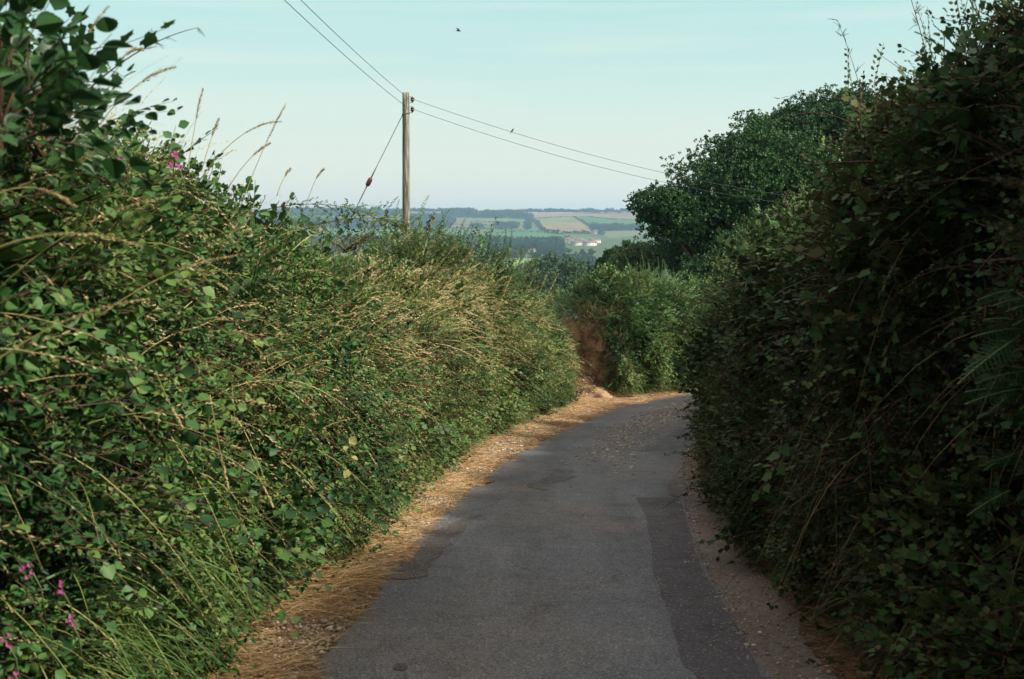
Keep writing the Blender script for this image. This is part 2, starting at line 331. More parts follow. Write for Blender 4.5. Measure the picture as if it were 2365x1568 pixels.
# beyond y = 27 both edges sweep right; a separate parametric sheet follows them
def loft(name, A, B, z, m, n=8, bump=0., crown=0., kind='structure', zr=None):
    k = 700; r = np.linspace(0, 1, k)
    def rs(P): s_ = np.concatenate([[0], np.cumsum(np.linalg.norm(np.diff(P[:, :2], axis=0), axis=1))]); return s_, P
    sa, _ = rs(A); sb, _ = rs(B)
    # parametrise by a common driver: y below 26, arc share above
    def param(P, s_):
        s26 = np.interp(26, P[:, 1], s_); t = np.where(r < .75, np.interp(-8+r/.75*34, P[:, 1], s_), s26+(r-.75)/.25*(s_[-1]-s26))
        return np.stack([np.interp(t, s_, P[:, 0]), np.interp(t, s_, P[:, 1])], 1)
    a, b = param(A, sa), param(B, sb); f = np.linspace(0, 1, n+1)[None, :, None]
    XY = a[:, None]*(1-f)+b[:, None]*f; X, Y = XY[..., 0], XY[..., 1]; f = f[..., 0]
    Z = road_z(Y)+z+crown*4*f*(1-f)
    if zr is not None: Z = Z+zr[0]*(1-f)+zr[1]*f
    if bump: Z = Z+bump*(fbm(np.stack([X, Y, Z*0], -1), 2.3, 4)*.5)
    g = Geo(); i = np.arange(k-1)[:, None]*(n+1); j = np.arange(n)[None]
    g.addq(np.stack([X, Y, Z], -1).reshape(-1, 3), np.stack([i+j, i+j+1, i+n+2+j, i+n+1+j], -1).reshape(-1, 4))
    o = g.build(name, m, None, smooth=True); tag(o, kind=kind); return o
def rough(P, a, seed=0.):
    Q = P.copy(); d = np.gradient(P[:, :2], axis=0); d /= np.linalg.norm(d, axis=1)[:, None]; y = P[:, 1]
    w = a*(n2(y*0+seed, y, 1.3)+.7*n2(y*0+seed+3, y, 4.1)+.5*n2(y*0+seed+5, y, 11.)); Q[:, 0] += -d[:, 1]*w*-1; Q[:, 1] += d[:, 0]*w*-1; return Q
fine = lambda P: np.stack([np.interp(np.linspace(0, 1, 1200), np.linspace(0, 1, len(P)), P[:, i]) for i in range(P.shape[1])], 1)
eL = rough(fine(roadL[:, :2]), .045, 1.)-np.array([.06, 0]); eR = rough(fine(roadR[:, :2]), .03, 2.)
loft('road', eL, eR, 0., M['road'])
footL = fine(hL[:, :2]); footL = footL+np.array([-.25, 0]); footR = fine(hR[:, :2])+np.array([.3, 0])
loft('verge', footL, eL+np.array([.12, 0]), -.012, M['verge'], n=10, bump=.05, zr=(.10, 0.))
loft('shoulder', eR-np.array([.10, 0]), rough(fine(shR[:, :2]), .06, 5.), -.014, M['shoulder'], n=6, bump=.02)
loft('verge', fine(shR[:, :2])-np.array([.12, 0]), footR, -.022, M['mould'], n=6, bump=.05, zr=(0., .12))
# repair band and small worn places lying on the road
def poly_sheet(name, pts, z, m, wob=.03, label=None):
    P = polyline([*pts, pts[0]], .08)[:, :2]; c = P.mean(0); r = P-c
    P = P+wob*np.stack([n2(P[:, 0], P[:, 1], 6.), n2(P[:, 0]+7, P[:, 1], 6.)], 1)
    V = np.column_stack([P, road_z(P[:, 1])+z]); g = Geo(); g.add(V[:-1], [list(range(len(V)-1))[::-1]])
    me = g.build(name, m); tag(me, kind='structure'); return me
def up(o):
    me = o.data
    if me.polygons[0].normal.z < 0: me.flip_normals()
bandL = polyline([(.95, 2.)]+D([(1640, 1600), (1590, 1545), (1568, 1500), (1535, 1400), (1508, 1310), (1500, 1240), (1485, 1180), (1462, 1142)]))
bandR = polyline([(1.3, 2.)]+D([(1800, 1610), (1760, 1545), (1737, 1491), (1687, 1409), (1627, 1308), (1597, 1215), (1585, 1180), (1573, 1150)]))
strip('road_patch', rough(bandL, .02, 8.), rough(bandR, .012, 9.)-np.array([.03, 0]), .004, M['patch'], n=4, y0=3.0, y1=gd(1520, 1149)[1], rows=160)
for o in (poly_sheet('road_patch', D([(905, 1335), (1010, 1225), (1110, 1190), (1040, 1250), (975, 1330)]), .004, M['worn'], .07),
          poly_sheet('road_patch', D([(905, 1548), (925, 1535), (945, 1540), (935, 1550)]), .004, M['patch']),
          poly_sheet('road_patch', D([(1540, 1112), (1575, 1105), (1582, 1140), (1550, 1145)]), .006, M['worn']),
          poly_sheet('road_patch', D([(1480, 1040), (1600, 975), (1622, 985), (1600, 1040)]), .004, M['patchsoft'], .12),
          poly_sheet('road_patch', D([(1230, 1120), (1290, 1085), (1320, 1088), (1260, 1130)]), .004, M['patchsoft'], .16)): up(o)
# earth banks under the hedges
def bank(name, F, top, m_of, drop=.25, base_in=0.):
    g = Geo(); k = 900; t = np.linspace(0, F.s[-1], k); vs = np.linspace(0, 1, 36)
    ins = np.interp(t, F.s, F.p[:, 3]); rows = []
    for v in vs:
        P, N, T = F.point(t, np.full(k, v), 0., 1.)
        hh = np.interp(t, F.s, F.p[:, 2]); Z0 = road_z(P[:, 1])
        P = P-N*(ins*(1 if v > .08 else .4)+.10*fbm(P, 2.2, 4))[:, None]
        P[:, 2] = np.maximum(Z0-.15, Z0+(P[:, 2]-Z0)*top); P[:, 2] -= .12*(v == 0)
        if v >= .99: P[:, 2] -= .3
        rows.append(P)
    V = np.stack(rows, 1); n = len(vs)-1; i = np.arange(k-1)[:, None]*(n+1); j = np.arange(n)[None]
    g.addq(V.reshape(-1, 3), np.stack([i+j, i+j+1, i+n+2+j, i+n+1+j], -1).reshape(-1, 4))
    yy = V[:-1, 0, 1]; xx = V[:-1, 0, 0]; gap = ((yy > 27.3) & (xx < 2.9)) if m_of else np.zeros(k-1, bool)
    g.mat[-1] = np.repeat(gap.astype(int), n)
    o = g.build(name, [M['earth'], M['soil']], None, smooth=True); tag(o, kind='structure')
bank('bank', FL, .80, True); bank('bank', FR, .62, False)
# ================================================================== GROUND AND FAR HILLS
prY = np.array([-200, 0, 40, 120, 330, 700, 1200, 1700, 2000, 2300, 2700, 3100, 3500, 3900, 4150, 4400, 5200, 9000])
prZ = np.array([17, 0, 0, 0, 0, 0, 0, 0, 0, 0, 0, 0, 0, 0, 0, 0, 0, 0])*0.
prZ = np.array([15.1, -1.9, -5.3, -15, -33, -33, -30, -27, -25, -16, -3, 14, 35, 58, 68, 68, 30, -60])
def terrain(x, y):
    z = np.interp(y, prY, prZ)
    far = np.clip((y-250)/600, 0, 1)
    z = z+far*(5*n2(x, y, 1/420.)+2*n2(x, y, 1/160.))
    z = z+np.clip((y-2200)/1500, 0, 1)*(7*n2(x+500, y, 1/700.))-np.clip((-x-900)/1200, 0, 1)*1*np.clip((y-2500)/1000, 0, 1)
    near = (y < 60) & (np.abs(x) < 60)
    base = np.where(y < 45, road_z(y), z)
    z = np.where(y < 45, base, np.where(y < 60, road_z(45)*(60-y)/15+z*(y-45)/15, z))
    return z
def signed(path, nrm, P):
    d = ((P[:, None, :]-path[None, ::3, :2])**2).sum(-1); i = d.argmin(1); v = P-path[::3, :2][i]
    return (v*nrm[::3][i]).sum(1)
def ground_z(x, y):
    z = terrain(x, y); m = (y > -40) & (y < 60) & (np.abs(x) < 60)
    if m.any():
        P = np.stack([x[m], y[m]], 1); a = signed(FL.p, FL.nrm, P); b = signed(FR.p, FR.nrm, P)
        out = np.maximum(-a, -b)                      # metres behind either bank foot
        z = z.copy(); z[m] += -.05+1.0*np.clip((out-.7)/1.2, 0, 1)
    return z
def ground_hit(px, py, y0=200., y1=5000.):
    a, b = ray(px, py); Y = np.geomspace(y0, y1, 4000); d = b*Y-terrain(a*Y, Y); i = np.argmax(d < 0)
    if d[i] >= 0: i = len(Y)-1
    return np.array([a*Y[i], Y[i], terrain(np.array([a*Y[i]]), np.array([Y[i]]))[0]])
def z7(x, y): return (900+x/3.379)*.4096, (450+y/3.379)*.4096
FIELDS = [  (2, [(-4000, 262), (-2500, 250), (-2400, 300), (-4000, 320)]), (1, [(-2300, 262), (-1200, 260), (-1150, 300), (-2200, 310)]), (8, [(-3400, 380), (-2400, 350), (-2400, 440), (-3500, 460)]), (10, [(-1900, 450), (-700, 440), (-700, 470), (-2000, 470)]), (4, [(-2200, 320), (-1200, 345), (-1300, 378), (-2200, 395)]),  # outlines of the far fields, traced as plan boundaries on the hillside; colour slot
 (1, [(1210, 216), (1700, 212), (2300, 206), (2320, 292), (2050, 288), (1800, 266), (1600, 268), (1370, 282), (1300, 250)]),
 (2, [(340, 222), (480, 212), (640, 208), (600, 262), (420, 266), (225, 290), (240, 262)]),
 (3, [(690, 210), (1010, 214), (1000, 238), (700, 238)]),
 (4, [(720, 276), (1330, 280), (1328, 318), (1000, 312), (720, 304)]),
 (5, [(715, 306), (1000, 315), (1040, 336), (760, 332)]),
 (6, [(640, 330), (760, 334), (950, 350), (910, 362), (600, 360)]),
 (2, [(1040, 320), (1310, 320), (1300, 372), (1180, 372), (1010, 345)]),
 (3, [(1335, 300), (1350, 296), (1420, 380), (1030, 400), (1040, 374), (1310, 374)]),
 (7, [(1370, 288), (1500, 276), (1690, 268), (1745, 305), (1420, 330)]),
 (8, [(1400, 330), (1745, 305), (1800, 345), (1830, 390), (1800, 406), (1640, 404), (1460, 388), (1430, 360)]),
 (9, [(1710, 268), (1810, 268), (2050, 290), (2330, 294), (2330, 345), (1830, 350), (1760, 305)]),
 (7, [(1920, 388), (2280, 382), (2280, 412), (2060, 440), (1980, 440), (1930, 410)]),
 (9, [(1030, 404), (1320, 388), (1450, 400), (1620, 416), (1600, 455), (1350, 448), (1030, 444)]),
 (3, [(1600, 412), (1790, 412), (1950, 445), (1980, 465), (1850, 470), (1590, 462)]),
 (4, [(1000, 450), (1350, 452), (1590, 462), (1560, 490), (1000, 490)]),
 (3, [(400, 372), (700, 365), (1000, 376), (1000, 445), (400, 445)]),
 (9, [(-400, 370), (180, 368), (400, 385), (380, 470), (-400, 470)]),
 (10, [(1200, 606), (1320, 606), (1480, 640), (1440, 690), (1300, 705), (1180, 700)]),
 (10, [(1500, 565), (1700, 575), (1760, 600), (1500, 610)]),
 (6, [(840, 380), (1000, 376), (990, 396), (840, 396)]),
 (2, [(-100, 262), (60, 258), (60, 290), (-100, 300)]),
]
def inpoly(px, py, poly):
    c = np.zeros(px.shape, bool); n = len(poly)
    for i in range(n):
        x1, y1 = poly[i]; x2, y2 = poly[i-1]
        k = ((y1 > py) != (y2 > py)) & (px < (x2-x1)*(py-y1)/(y2-y1+1e-12)+x1); c ^= k
    return c
th = np.concatenate([np.linspace(-180, -30, 60, endpoint=False), np.linspace(-30, 30, 620), np.linspace(30, 180, 61)[1:]])
th = R(1)*th
rr = np.concatenate([np.arange(.6, 60, .8), np.geomspace(60, 1500, 110)[:-1], np.linspace(1500, 4400, 400), np.geomspace(4450, 9000, 14)])
TH, RR = np.meshgrid(th, rr, indexing='ij'); GX, GY = np.sin(TH)*RR, np.cos(TH)*RR
shp = GX.shape; GZ = ground_z(GX.ravel(), GY.ravel()).reshape(shp)
g = Geo(); n = len(rr); i = np.arange(len(th)-1)[:, None]*n; j = np.arange(n-1)[None]
g.addq(np.stack([GX, GY, GZ], -1).reshape(-1, 3), np.stack([i+j, i+n+j, i+n+j+1, i+j+1], -1).reshape(-1, 4))
cx = (GX[:-1, :-1]+GX[1:, 1:])/2; cy = (GY[:-1, :-1]+GY[1:, 1:])/2; cz = (GZ[:-1, :-1]+GZ[1:, 1:])/2
fx, fy = project(np.stack([cx, np.maximum(cy, 1.), cz], -1)); mi = np.zeros(cx.shape, int)
for slot, poly in FIELDS:
    pp = [z7(*q) for q in poly]; mi[inpoly(fx, fy, pp) & (cy > 500)] = slot
mi[(cy < 60)] = 0
g.mat[-1] = mi.ravel()
def fieldmat(name, c, sc_=.006, v=.18):
    return mat(name, [tuple(x*(1-v) for x in c)+(.35,), c+(.5,), tuple(x*(1+v) for x in c)+(.66,)], .95, scale=sc_, detail=9, spec=.1)
FC = [(.06, .09, .04), (.20, .14, .085), (.14, .14, .065), (.065, .115, .045), (.10, .135, .055), (.16, .13, .075), (.14, .10, .06), (.13, .155, .065), (.19, .145, .08), (.055, .125, .045), (.15, .22, .06)]
gr = g.build('ground', [fieldmat('field_%s' % w, c, .02 if k == 0 else .006) for k, (w, c) in enumerate(zip('rough stubble pale pasture meadow dry fallow olive hay lush bright'.split(), FC))], None, smooth=True)
tag(gr, kind='structure')
# ================================================================== LEAF TEMPLATES
def oval(w=.30, fold=.06, curl=-.10):
    V = np.array([(0, 0, 0), (-w, .38, fold), (-w*.75, .72, fold*.6), (0, 1, curl), (w*.75, .72, fold*.6), (w, .38, fold)])
    return V, np.array([[0, 3, 2, 1], [0, 5, 4, 3]])
def lobed():
    h = [(0, 0), (.22, -.10), (.46, .05), (.36, .26), (.60, .52), (.32, .58), (.22, .74), (0, 1)]
    a = [(x, y, .10*abs(x)) for x, y in h]; b = [(-x, y, .10*abs(x)) for x, y in h[1:-1]]
    V = np.array(a+b)   # 0..7, then 8..13
    tri = [[0, 1, 2], [0, 2, 3], [0, 3, 7], [3, 4, 5], [3, 5, 6], [3, 6, 7], [0, 9, 8], [0, 10, 9], [0, 7, 10], [10, 12, 11], [10, 13, 12], [10, 7, 13]]
    return V, np.array(tri)
def rot_frame(Y, Z):
    """matrices whose columns are x, y, z with y along Y and z close to Z"""
    Y = Y/(np.linalg.norm(Y, axis=-1, keepdims=True)+1e-9); X = np.cross(Y, Z); X /= np.linalg.norm(X, axis=-1, keepdims=True)+1e-9
    return np.stack([X, Y, np.cross(X, Y)], -1)
def sprig(leaf, n, ll, length, ang=55, tri=False, seed=0, droop=.15, stem_w=.006, stem_m=1, tipleaf=True):
    """a twig along +y with alternate leaves; unit metres"""
    q = np.random.default_rng(seed); V = []; tv = []; FQ = []; k = 0; LV, LF = leaf
    ys = np.linspace(.12, .97, n)*length
    def bend(y): return np.array([.04*math.sin(y/length*5+seed)*length*2, y, -droop*(y/length)**2*length])
    for i, y in enumerate(ys):
        side = 1 if i % 2 else -1
        if tri: dirs = [(side*ang, 1.), (side*ang+48, .8), (side*ang-48, .8)]
        else: dirs = [(side*ang+q.uniform(-20, 20), 1.)]
        for dg, s_ in dirs:
            a = R(dg); roll = q.uniform(-.6, .6); d = np.array([math.sin(a), math.cos(a), q.uniform(-.35, .25)])
            Zv = np.array([q.uniform(-.5, .5), roll*.4, 1.]); Rm = rot_frame(d[None], Zv[None])[0]
            s2 = ll*s_*q.uniform(.7, 1.15)*(1-.35*(y/length)**2); pet = d*ll*(.35 if tri else .12)
            P = (LV@Rm.T)*s2+bend(y)+pet; V.append(P); tv += [q.uniform(-.13, .13)]*len(LV); FQ.append(LF+k); k += len(LV)
    FS = [(np.vstack(FQ), 0)]
    m_ = 4; yy = np.linspace(0, length, m_); B = np.array([bend(y) for y in yy]); w = stem_w*(1-.7*yy/length)
    S = np.vstack([B+np.stack([w, w*0, w*0], 1), B+np.stack([-w*.5, w*0, w*.9], 1), B+np.stack([-w*.5, w*0, -w*.9], 1)])
    FQ = []
    for a, b in ((0, m_), (m_, 2*m_), (2*m_, 0)):
        for i in range(m_-1): FQ.append([a+i, a+i+1, b+i+1, b+i])
    V.append(S); tv += [0.]*len(S); FS.append((np.array(FQ)+k, stem_m))
    return np.vstack(V), FS, np.array(tv)
def toothed():
    h = [(0, 0), (.20, .03), (.37, .14), (.40, .20), (.48, .34), (.46, .40), (.47, .54), (.41, .60), (.36, .72), (.28, .77), (.17, .90), (0, 1.02)]
    n = len(h); a = [(x, y, .16*x-.10*y*y) for x, y in h]; b = [(-x, y, .16*x-.10*y*y) for x, y in h[1:-1]]; mid = [(0, y, -.10*y*y) for y in (.25, .5, .75)]
    V = np.array(a+b+mid); m0 = n+n-2; T = []
    def side(idx):
        ch = [0]+idx+[n-1]; ms = [0, m0, m0+1, m0+2, n-1]
        for i in range(len(ch)-1):
            y = (V[ch[i], 1]+V[ch[i+1], 1])/2; k = min(3, max(0, int(y*4))); mm = ms[k] if k else m0
            if mm not in (ch[i], ch[i+1]): T.append([mm, ch[i], ch[i+1]])
        for i, k in ((2, 0), (4, 1), (7, 2)): pass
        ks = [min(3, max(1, int((V[ch[i], 1]+V[ch[i+1], 1])/2*4))) for i in range(len(ch)-1)]
        for i in range(1, len(ks)):
            if ks[i] != ks[i-1]: T.append([ms[ks[i-1]], ch[i], ms[ks[i]]])
    side(list(range(1, n-1))); side(list(range(n, 2*n-2)))
    return V, np.array(T)
OVT = toothed()
OV, OVW, NAR, LOB = oval(.3), oval(.42), oval(.17), lobed()
SP_SMALL = [sprig(OV, 11, .030, .20, seed=s) for s in range(3)]          # blackthorn / privet like
SP_MED = [sprig(OVW, 8, .045, .24, seed=s+5) for s in range(3)]
SP_BRAM = [sprig(OVW, 5, .045, .34, ang=60, tri=True, seed=s+9, droop=.3, stem_w=.004) for s in range(3)]
SP_IVY = [sprig(LOB, 6, .060, .26, seed=s+14) for s in range(3)]
SP_BIG = [sprig(LOB, 6, .08, .40, seed=20, stem_w=.003)]+[sprig(OVT, 6, .095, .36, seed=s+25, stem_w=.003) for s in range(3)]
SP_NAR = [sprig(NAR, 14, .035, .30, seed=s+30, ang=45) for s in range(2)]
SP_YEL = [sprig(oval(.4), 24, .014, .22, seed=s+60, ang=60, stem_w=.002) for s in range(2)]
SP_MEDN = [sprig(OVT, 8, .050, .26, seed=s+75, stem_w=.003) for s in range(3)]; SP_BRN = [sprig(OVT, 5, .050, .34, ang=60, tri=True, seed=s+79, droop=.3, stem_w=.003) for s in range(3)]
SP_BIGL = [sprig(OVW, 6, .085, .40, seed=s+65, stem_w=.004) for s in range(2)]
SHOOT = [sprig(OV, 36, .034, .62, seed=s+40, ang=50, droop=.12, stem_w=.0035) for s in range(4)]
def frond(n=16, length=.8, w=.22, droop=.35, sub=True):
    """bracken / fern frond along +y: rachis and tapering toothed pinnae"""
    V = []; F = []; k = 0; q = np.random.default_rng(3)
    def bend(y): return np.array([0, y, -droop*(y/length)**2*length])
    for i in range(n):
        y = length*(.08+.9*i/n); ww = w*math.sin(min(1., (i+1.5)/(n*.35))*math.pi/2)*(1-i/n)**.8+.012
        for s_ in (-1, 1):
            b = bend(y); tip = bend(y+ww*.45)+np.array([s_*ww, 0, -.12*ww]); mn = 5 if sub else 1
            d = tip-b; pr = np.array([-d[1], d[0], 0]); pr /= np.linalg.norm(pr); hw = length/n*.42
            if not sub:
                V += [b-pr*hw*.55, b+pr*hw*.55, tip]; F.append([k, k+1, k+2]); k += 3; continue
            for j in range(mn):
                f0, f1 = j/mn, (j+.85)/mn; h = hw*(1-.75*f0); a = b+d*f0; c = b+d*f1; e = b+d*min(1, f1+.12)
                V += [a, a+pr*h+d*.06, c, e]; F.append([k, k+1, k+3, k+2]); k += 4
                V += [a, a-pr*h+d*.06, c, e]; F.append([k, k+2, k+3, k+1]); k += 4
    V = np.array(V); tv = q.uniform(-.1, .1, len(V)//4).repeat(4) if sub else np.zeros(len(V))
    m_ = 6; yy = np.linspace(0, length, m_); B = np.array([bend(y) for y in yy]); wd = .006
    S = np.vstack([B+[wd, 0, 0.004], B+[-wd, 0, 0.004]]); FQ = [[i, i+1, m_+i+1, m_+i] for i in range(m_-1)]
    return np.vstack([V, S]), [(np.array(F), 0), (np.array(FQ)+k, 1)], np.concatenate([tv, np.zeros(len(S))])
FROND = [frond(14, .75, .20, .3), frond(16, .9, .26, .45)]
FRONDS = [frond(15, .75, .20, .35, False), frond(17, .85, .24, .5, False)]
def unit(v): return v/(np.linalg.norm(v, axis=-1, keepdims=True)+1e-9)
def rnd(n): return rng.normal(size=(n, 3))
def clothe(g, F, temps, n, tr, vr, size, depth=.22, up_=.5, tint=(.5, .2), tmap=None, weight=None, out=.0, spread=.75, droop=0., top_bias=None):
    """scatter sprigs over face F. tr = (s0, s1) arc range, vr = (v0, v1) profile range"""
    t = rng.uniform(*tr, n); v = rng.uniform(*vr, n)
    if weight is not None:
        P0, _, _ = F.point(t, v); k = rng.random(n) < weight(P0, t, v); t, v = t[k], v[k]; n = len(t)
    if n == 0: return
    P, N, T = F.point(t, v)
    dep = rng.exponential(depth*.45, n).clip(0, depth*1.6)-out
    P = P-N*dep[:, None]
    d = N*.9+np.array([0, 0, up_-droop])+rnd(n)*spread; Z = unit(np.array([0, 0, .9])+N*.55+rnd(n)*.4)
    tn = rng.normal(tint[0], tint[1], n)+.22*noise(P, .9)+.15*noise(P+9, 2.6)
    if tmap is not None: tn = tn+tmap(P, v)
    Rm = rot_frame(unit(d), Z); s_ = rng.uniform(.75, 1.3, n)*size; which = rng.integers(0, len(temps), n)
    cl = (noise(P+30, .8) > 0).astype(int); which = np.where(rng.random(n) < .5, cl % len(temps), which)
    for w in range(len(temps)):
        k = which == w; g.scatter(temps[w], P[k], Rm[k], s_[k], tn[k].clip(0, 1))
def clumps(g, F, sets, n, tr, vr, size, rad=(.18, .45), per=26, tint=(.45, .2), push=.10, wt=None, tmax=.75):
    for _ in range(n):
        t0 = rng.uniform(*tr); v0 = rng.uniform(*vr); r_ = rng.uniform(*rad); k = int(per*(r_/.3)**2*rng.uniform(.7, 1.3)); T_ = sets[rng.integers(len(sets))]; tn0 = rng.normal(*tint)
        t = np.clip(t0+rng.normal(0, r_*.5, k), 0, F.s[-1]); v = np.clip(v0+rng.normal(0, r_*.5/4, k), .03, 1); P, N, T = F.point(t, v)
        if wt is not None: q = rng.random(k) < wt(P, t, v); P, N, v = P[q], N[q], v[q]; k = len(P)
        if k == 0: continue
        u = np.hypot(t[:k]-t0, (v-v0)*4)/r_; P = P+N*(push*(1-u)+rng.normal(0, .04, k))[:, None]
        d = unit(N*.8+rnd(k)*.6+np.array([0, 0, rng.uniform(-.2, .8)])); Rm = rot_frame(d, unit(np.array([0, 0, .9])+N*.6+rnd(k)*.35))
        g.scatter(T_, P, Rm, rng.uniform(.75, 1.25, k)*size*rng.uniform(.85, 1.3), (tn0+rng.normal(0, .08, k)).clip(0, tmax))
def blades(g, P, d, L, w, bend, tn, m=0, seg=3, grav=np.array([0, 0, -1.])):
    """tapered curving blades: vectorised ribbons"""
    n = len(P); d = unit(d); side = unit(np.cross(d, rnd(n))); f = np.linspace(0, 1, seg+1)
    C = P[:, None]+d[:, None]*(L[:, None]*f)[..., None]+(grav*(bend*L)[:, None])[:, None]*(f**2)[None, :, None]
    ww = w[:, None]*(1-.85*f**1.5)[None]
    V = np.stack([C-side[:, None]*ww[..., None]/2, C+side[:, None]*ww[..., None]/2], 2)   # n, seg+1, 2, 3
    i = (np.arange(n)*(seg+1)*2)[:, None]+(np.arange(seg)*2)[None]
    Q = np.stack([i, i+1, i+3, i+2], -1).reshape(-1, 4); g.addq(V.reshape(-1, 3), Q, m, np.repeat(tn.clip(0, 1), (seg+1)*2))
    return C
def heads(g, C, r, L0, tn, m=1, k=15, frac=.34):
    """feathery seed heads along the last part of each stalk: small spikelets"""
    n = C.shape[0]; S = C.shape[1]-1
    for j in range(k):
        f = 1-frac+frac*(j+.5)/k; x = f*S; a = int(min(S-1, math.floor(x))); u = x-a
        p = C[:, a]*(1-u)+C[:, a+1]*u; ax = unit(C[:, a+1]-C[:, a]); o = unit(np.cross(ax, rnd(n)))
        taper = math.sin(math.pi*min(.95, .12+(j+.5)/k*.85)); l = (r*3.2)[:, None]*(.6+.6*taper); wd = (r*.42)[:, None]
        d = unit(ax*1.3+o*.8); sd = unit(np.cross(d, o+rnd(n)*.1)); b = p+o*r[:, None]*.15
        V = np.stack([b, b+d*l*.45+sd*wd, b+d*l, b+d*l*.45-sd*wd], 1)
        g.addq(V.reshape(-1, 3), (np.arange(n)*4)[:, None]+np.arange(4)[None], m, np.repeat(tn.clip(0, 1), 4))
sy = lambda y: float(FL.s_at_y(y)); sR = lambda y: float(FR.s_at_y(y))
# ================================================================== LEFT HEDGE
hedge = empty('hedge', (-2.2, 12, road_z(12)), 'long tangled hedge of bramble, ivy and small leaves on the bank left of the lane', 'hedge')
off = np.array([2.2, -12, -road_z(12)])
def part(g, name, mats, par, label=None, kind=None, smooth=False):
    o = g.build(name, mats, None, smooth); o.parent = par; o.matrix_parent_inverse.identity(); o.location = tuple(-np.array(par.location))
    if par.rotation_euler.z: raise ValueError
    return tag(o, label, kind=kind)
endw = lambda P, t, v: (1-np.clip((P[:, 1]-27.4)/.5, 0, 1)*(P[:, 0] < 3))
def wpatch(sd, lo, hi, s_=.7):
    return lambda P, t, v: np.clip((noise(P+sd, s_)-lo)/(hi-lo), 0, 1)*endw(P, t, v)
low_brown = lambda P, v: np.where(v < .14, .15, 0)
g = Geo()
clothe(g, FL, SP_BRAM, 9500, (sy(9), sy(28)), (.05, 1), 1.15, .40, .35, weight=wpatch(0, -.7, .1), tint=(.40, .17), tmap=low_brown)
clothe(g, FL, SP_IVY, 5200, (sy(1.5), sy(13)), (.04, 1), .95, .36, .3, weight=wpatch(11, -.35, .25), tint=(.30, .15))
clothe(g, FL, SP_SMALL, 14000, (sy(6), sy(28)), (.04, 1), 1.15, .36, .5, weight=wpatch(23, -.5, .2), tint=(.46, .2), tmap=low_brown)
clothe(g, FL, SP_BRN, 4300, (sy(1.5), sy(9)), (.05, 1), .88, .40, .35, weight=wpatch(0, -.7, .1), tint=(.40, .17))
clothe(g, FL, SP_SMALL, 5000, (sy(1.5), sy(9)), (.04, 1), 1., .38, .5, tint=(.45, .2), weight=wpatch(43, -.5, .2))
clothe(g, FL, SP_MEDN, 5000, (sy(1.5), sy(9)), (.04, 1), .85, .38, .5, weight=wpatch(37, -.6, .1), tint=(.38, .17))
clothe(g, FL, SP_MED, 7500, (sy(8), sy(28)), (.04, 1), 1.1, .38, .5, weight=wpatch(37, -.4, .2), tint=(.38, .17))
clothe(g, FL, SP_YEL, 2600, (sy(2), sy(26)), (.15, 1), 1., .1, .5, weight=wpatch(131, .15, .5, .9), tint=(.92, .08), out=.06)
clothe(g, FL, SP_BIGL, 420, (sy(1.5), sy(9)), (.15, .95), .8, .12, .2, tint=(.35, .15), out=.05)
clothe(g, FL, SP_NAR, 3500, (sy(5), sy(28)), (.3, 1), 1.0, .12, .9, weight=wpatch(41, -.1, .3), tint=(.6, .15))
clothe(g, FL, SP_MED, 1600, (sy(-7), sy(1.5)), (.05, 1), 2.2, .3, .5)
clumps(g, FL, SP_BRN+SP_MEDN+SP_IVY+SP_BIGL, 90, (sy(2), sy(9)), (.08, .95), .95, tint=(.38, .2), push=.14, tmax=.58)
clumps(g, FL, SP_BRAM+SP_MED+SP_SMALL+SP_IVY+SP_YEL, 300, (sy(8.5), sy(27.5)), (.08, .95), 1.1, tint=(.48, .24), push=.16, wt=endw)
# brambles arching from the hedge and bare brown stems
nst = 420; t = rng.uniform(sy(2.5), sy(27.5), nst); v = rng.uniform(.25, .95, nst); P, N, T = FL.point(t, v)
for a, b, c in zip(P, N, T):
    L = rng.uniform(.4, 1.1); d = unit(b*.8+c*rng.normal(0, .7)+np.array([0, 0, rng.uniform(.1, .9)])+rng.normal(size=3)*.2)
    f = np.linspace(0, 1, 7)[:, None]; pts = a-b*.2+d*L*f+np.array([0, 0, -1])*L*.7*f**2; g.tube(pts, np.linspace(.0045, .0015, 7), 3, 1, rng.random())
part(g, 'foliage', [M['leaf'], M['stem']], hedge)

# ---- green grass threading the bank
g = Geo()
def bank_grass(g, F, n, yr, vr, L, w, tint, lean, bend, wt=None, hd=0., m=0, jit=.5, seg=3, hr=.005):
    t = rng.uniform(yr[0], yr[1], n); v = rng.uniform(*vr, n); P, N, T = F.point(t, v)
    k = rng.random(n) < (endw(P, t, v) if wt is None else wt(P, t, v)); P, N, T, v = P[k], N[k], T[k], v[k]; n = len(P)
    d = N*.45+T*lean[0]+np.array([0, 0, lean[1]])+rnd(n)*jit
    Ls = rng.uniform(*L, n); tn = rng.normal(tint[0], tint[1], n)+.2*noise(P, 1.1)
    C = blades(g, P-N*.05, d, Ls, np.full(n, w)*rng.uniform(.6, 1.3, n), rng.uniform(*bend, n), tn, m, seg)
    if hd:
        q = rng.random(n) < hd; heads(g, C[q], np.full(q.sum(), hr)*rng.uniform(.8, 1.4, q.sum()), None, rng.uniform(.2, 1, q.sum()))
def ycen(y0, s_, v0=None, vs=.2):
    return lambda P, t, v: endw(P, t, v)*np.exp(-((P[:, 1]-y0)/s_)**2)*(1 if v0 is None else np.exp(-((v-v0)/vs)**2))
bank_grass(g, FL, 15000, (sy(8), sy(28)), (.05, .9), (.18, .55), .008, (.42, .25), (.15, .7), (.15, .6))
bank_grass(g, FL, 17000, (sy(12), sy(28.2)), (.25, .85), (.25, .7), .0085, (.55, .22), (.35, .8), (.3, .9), wt=ycen(22, 7, .5, .3))
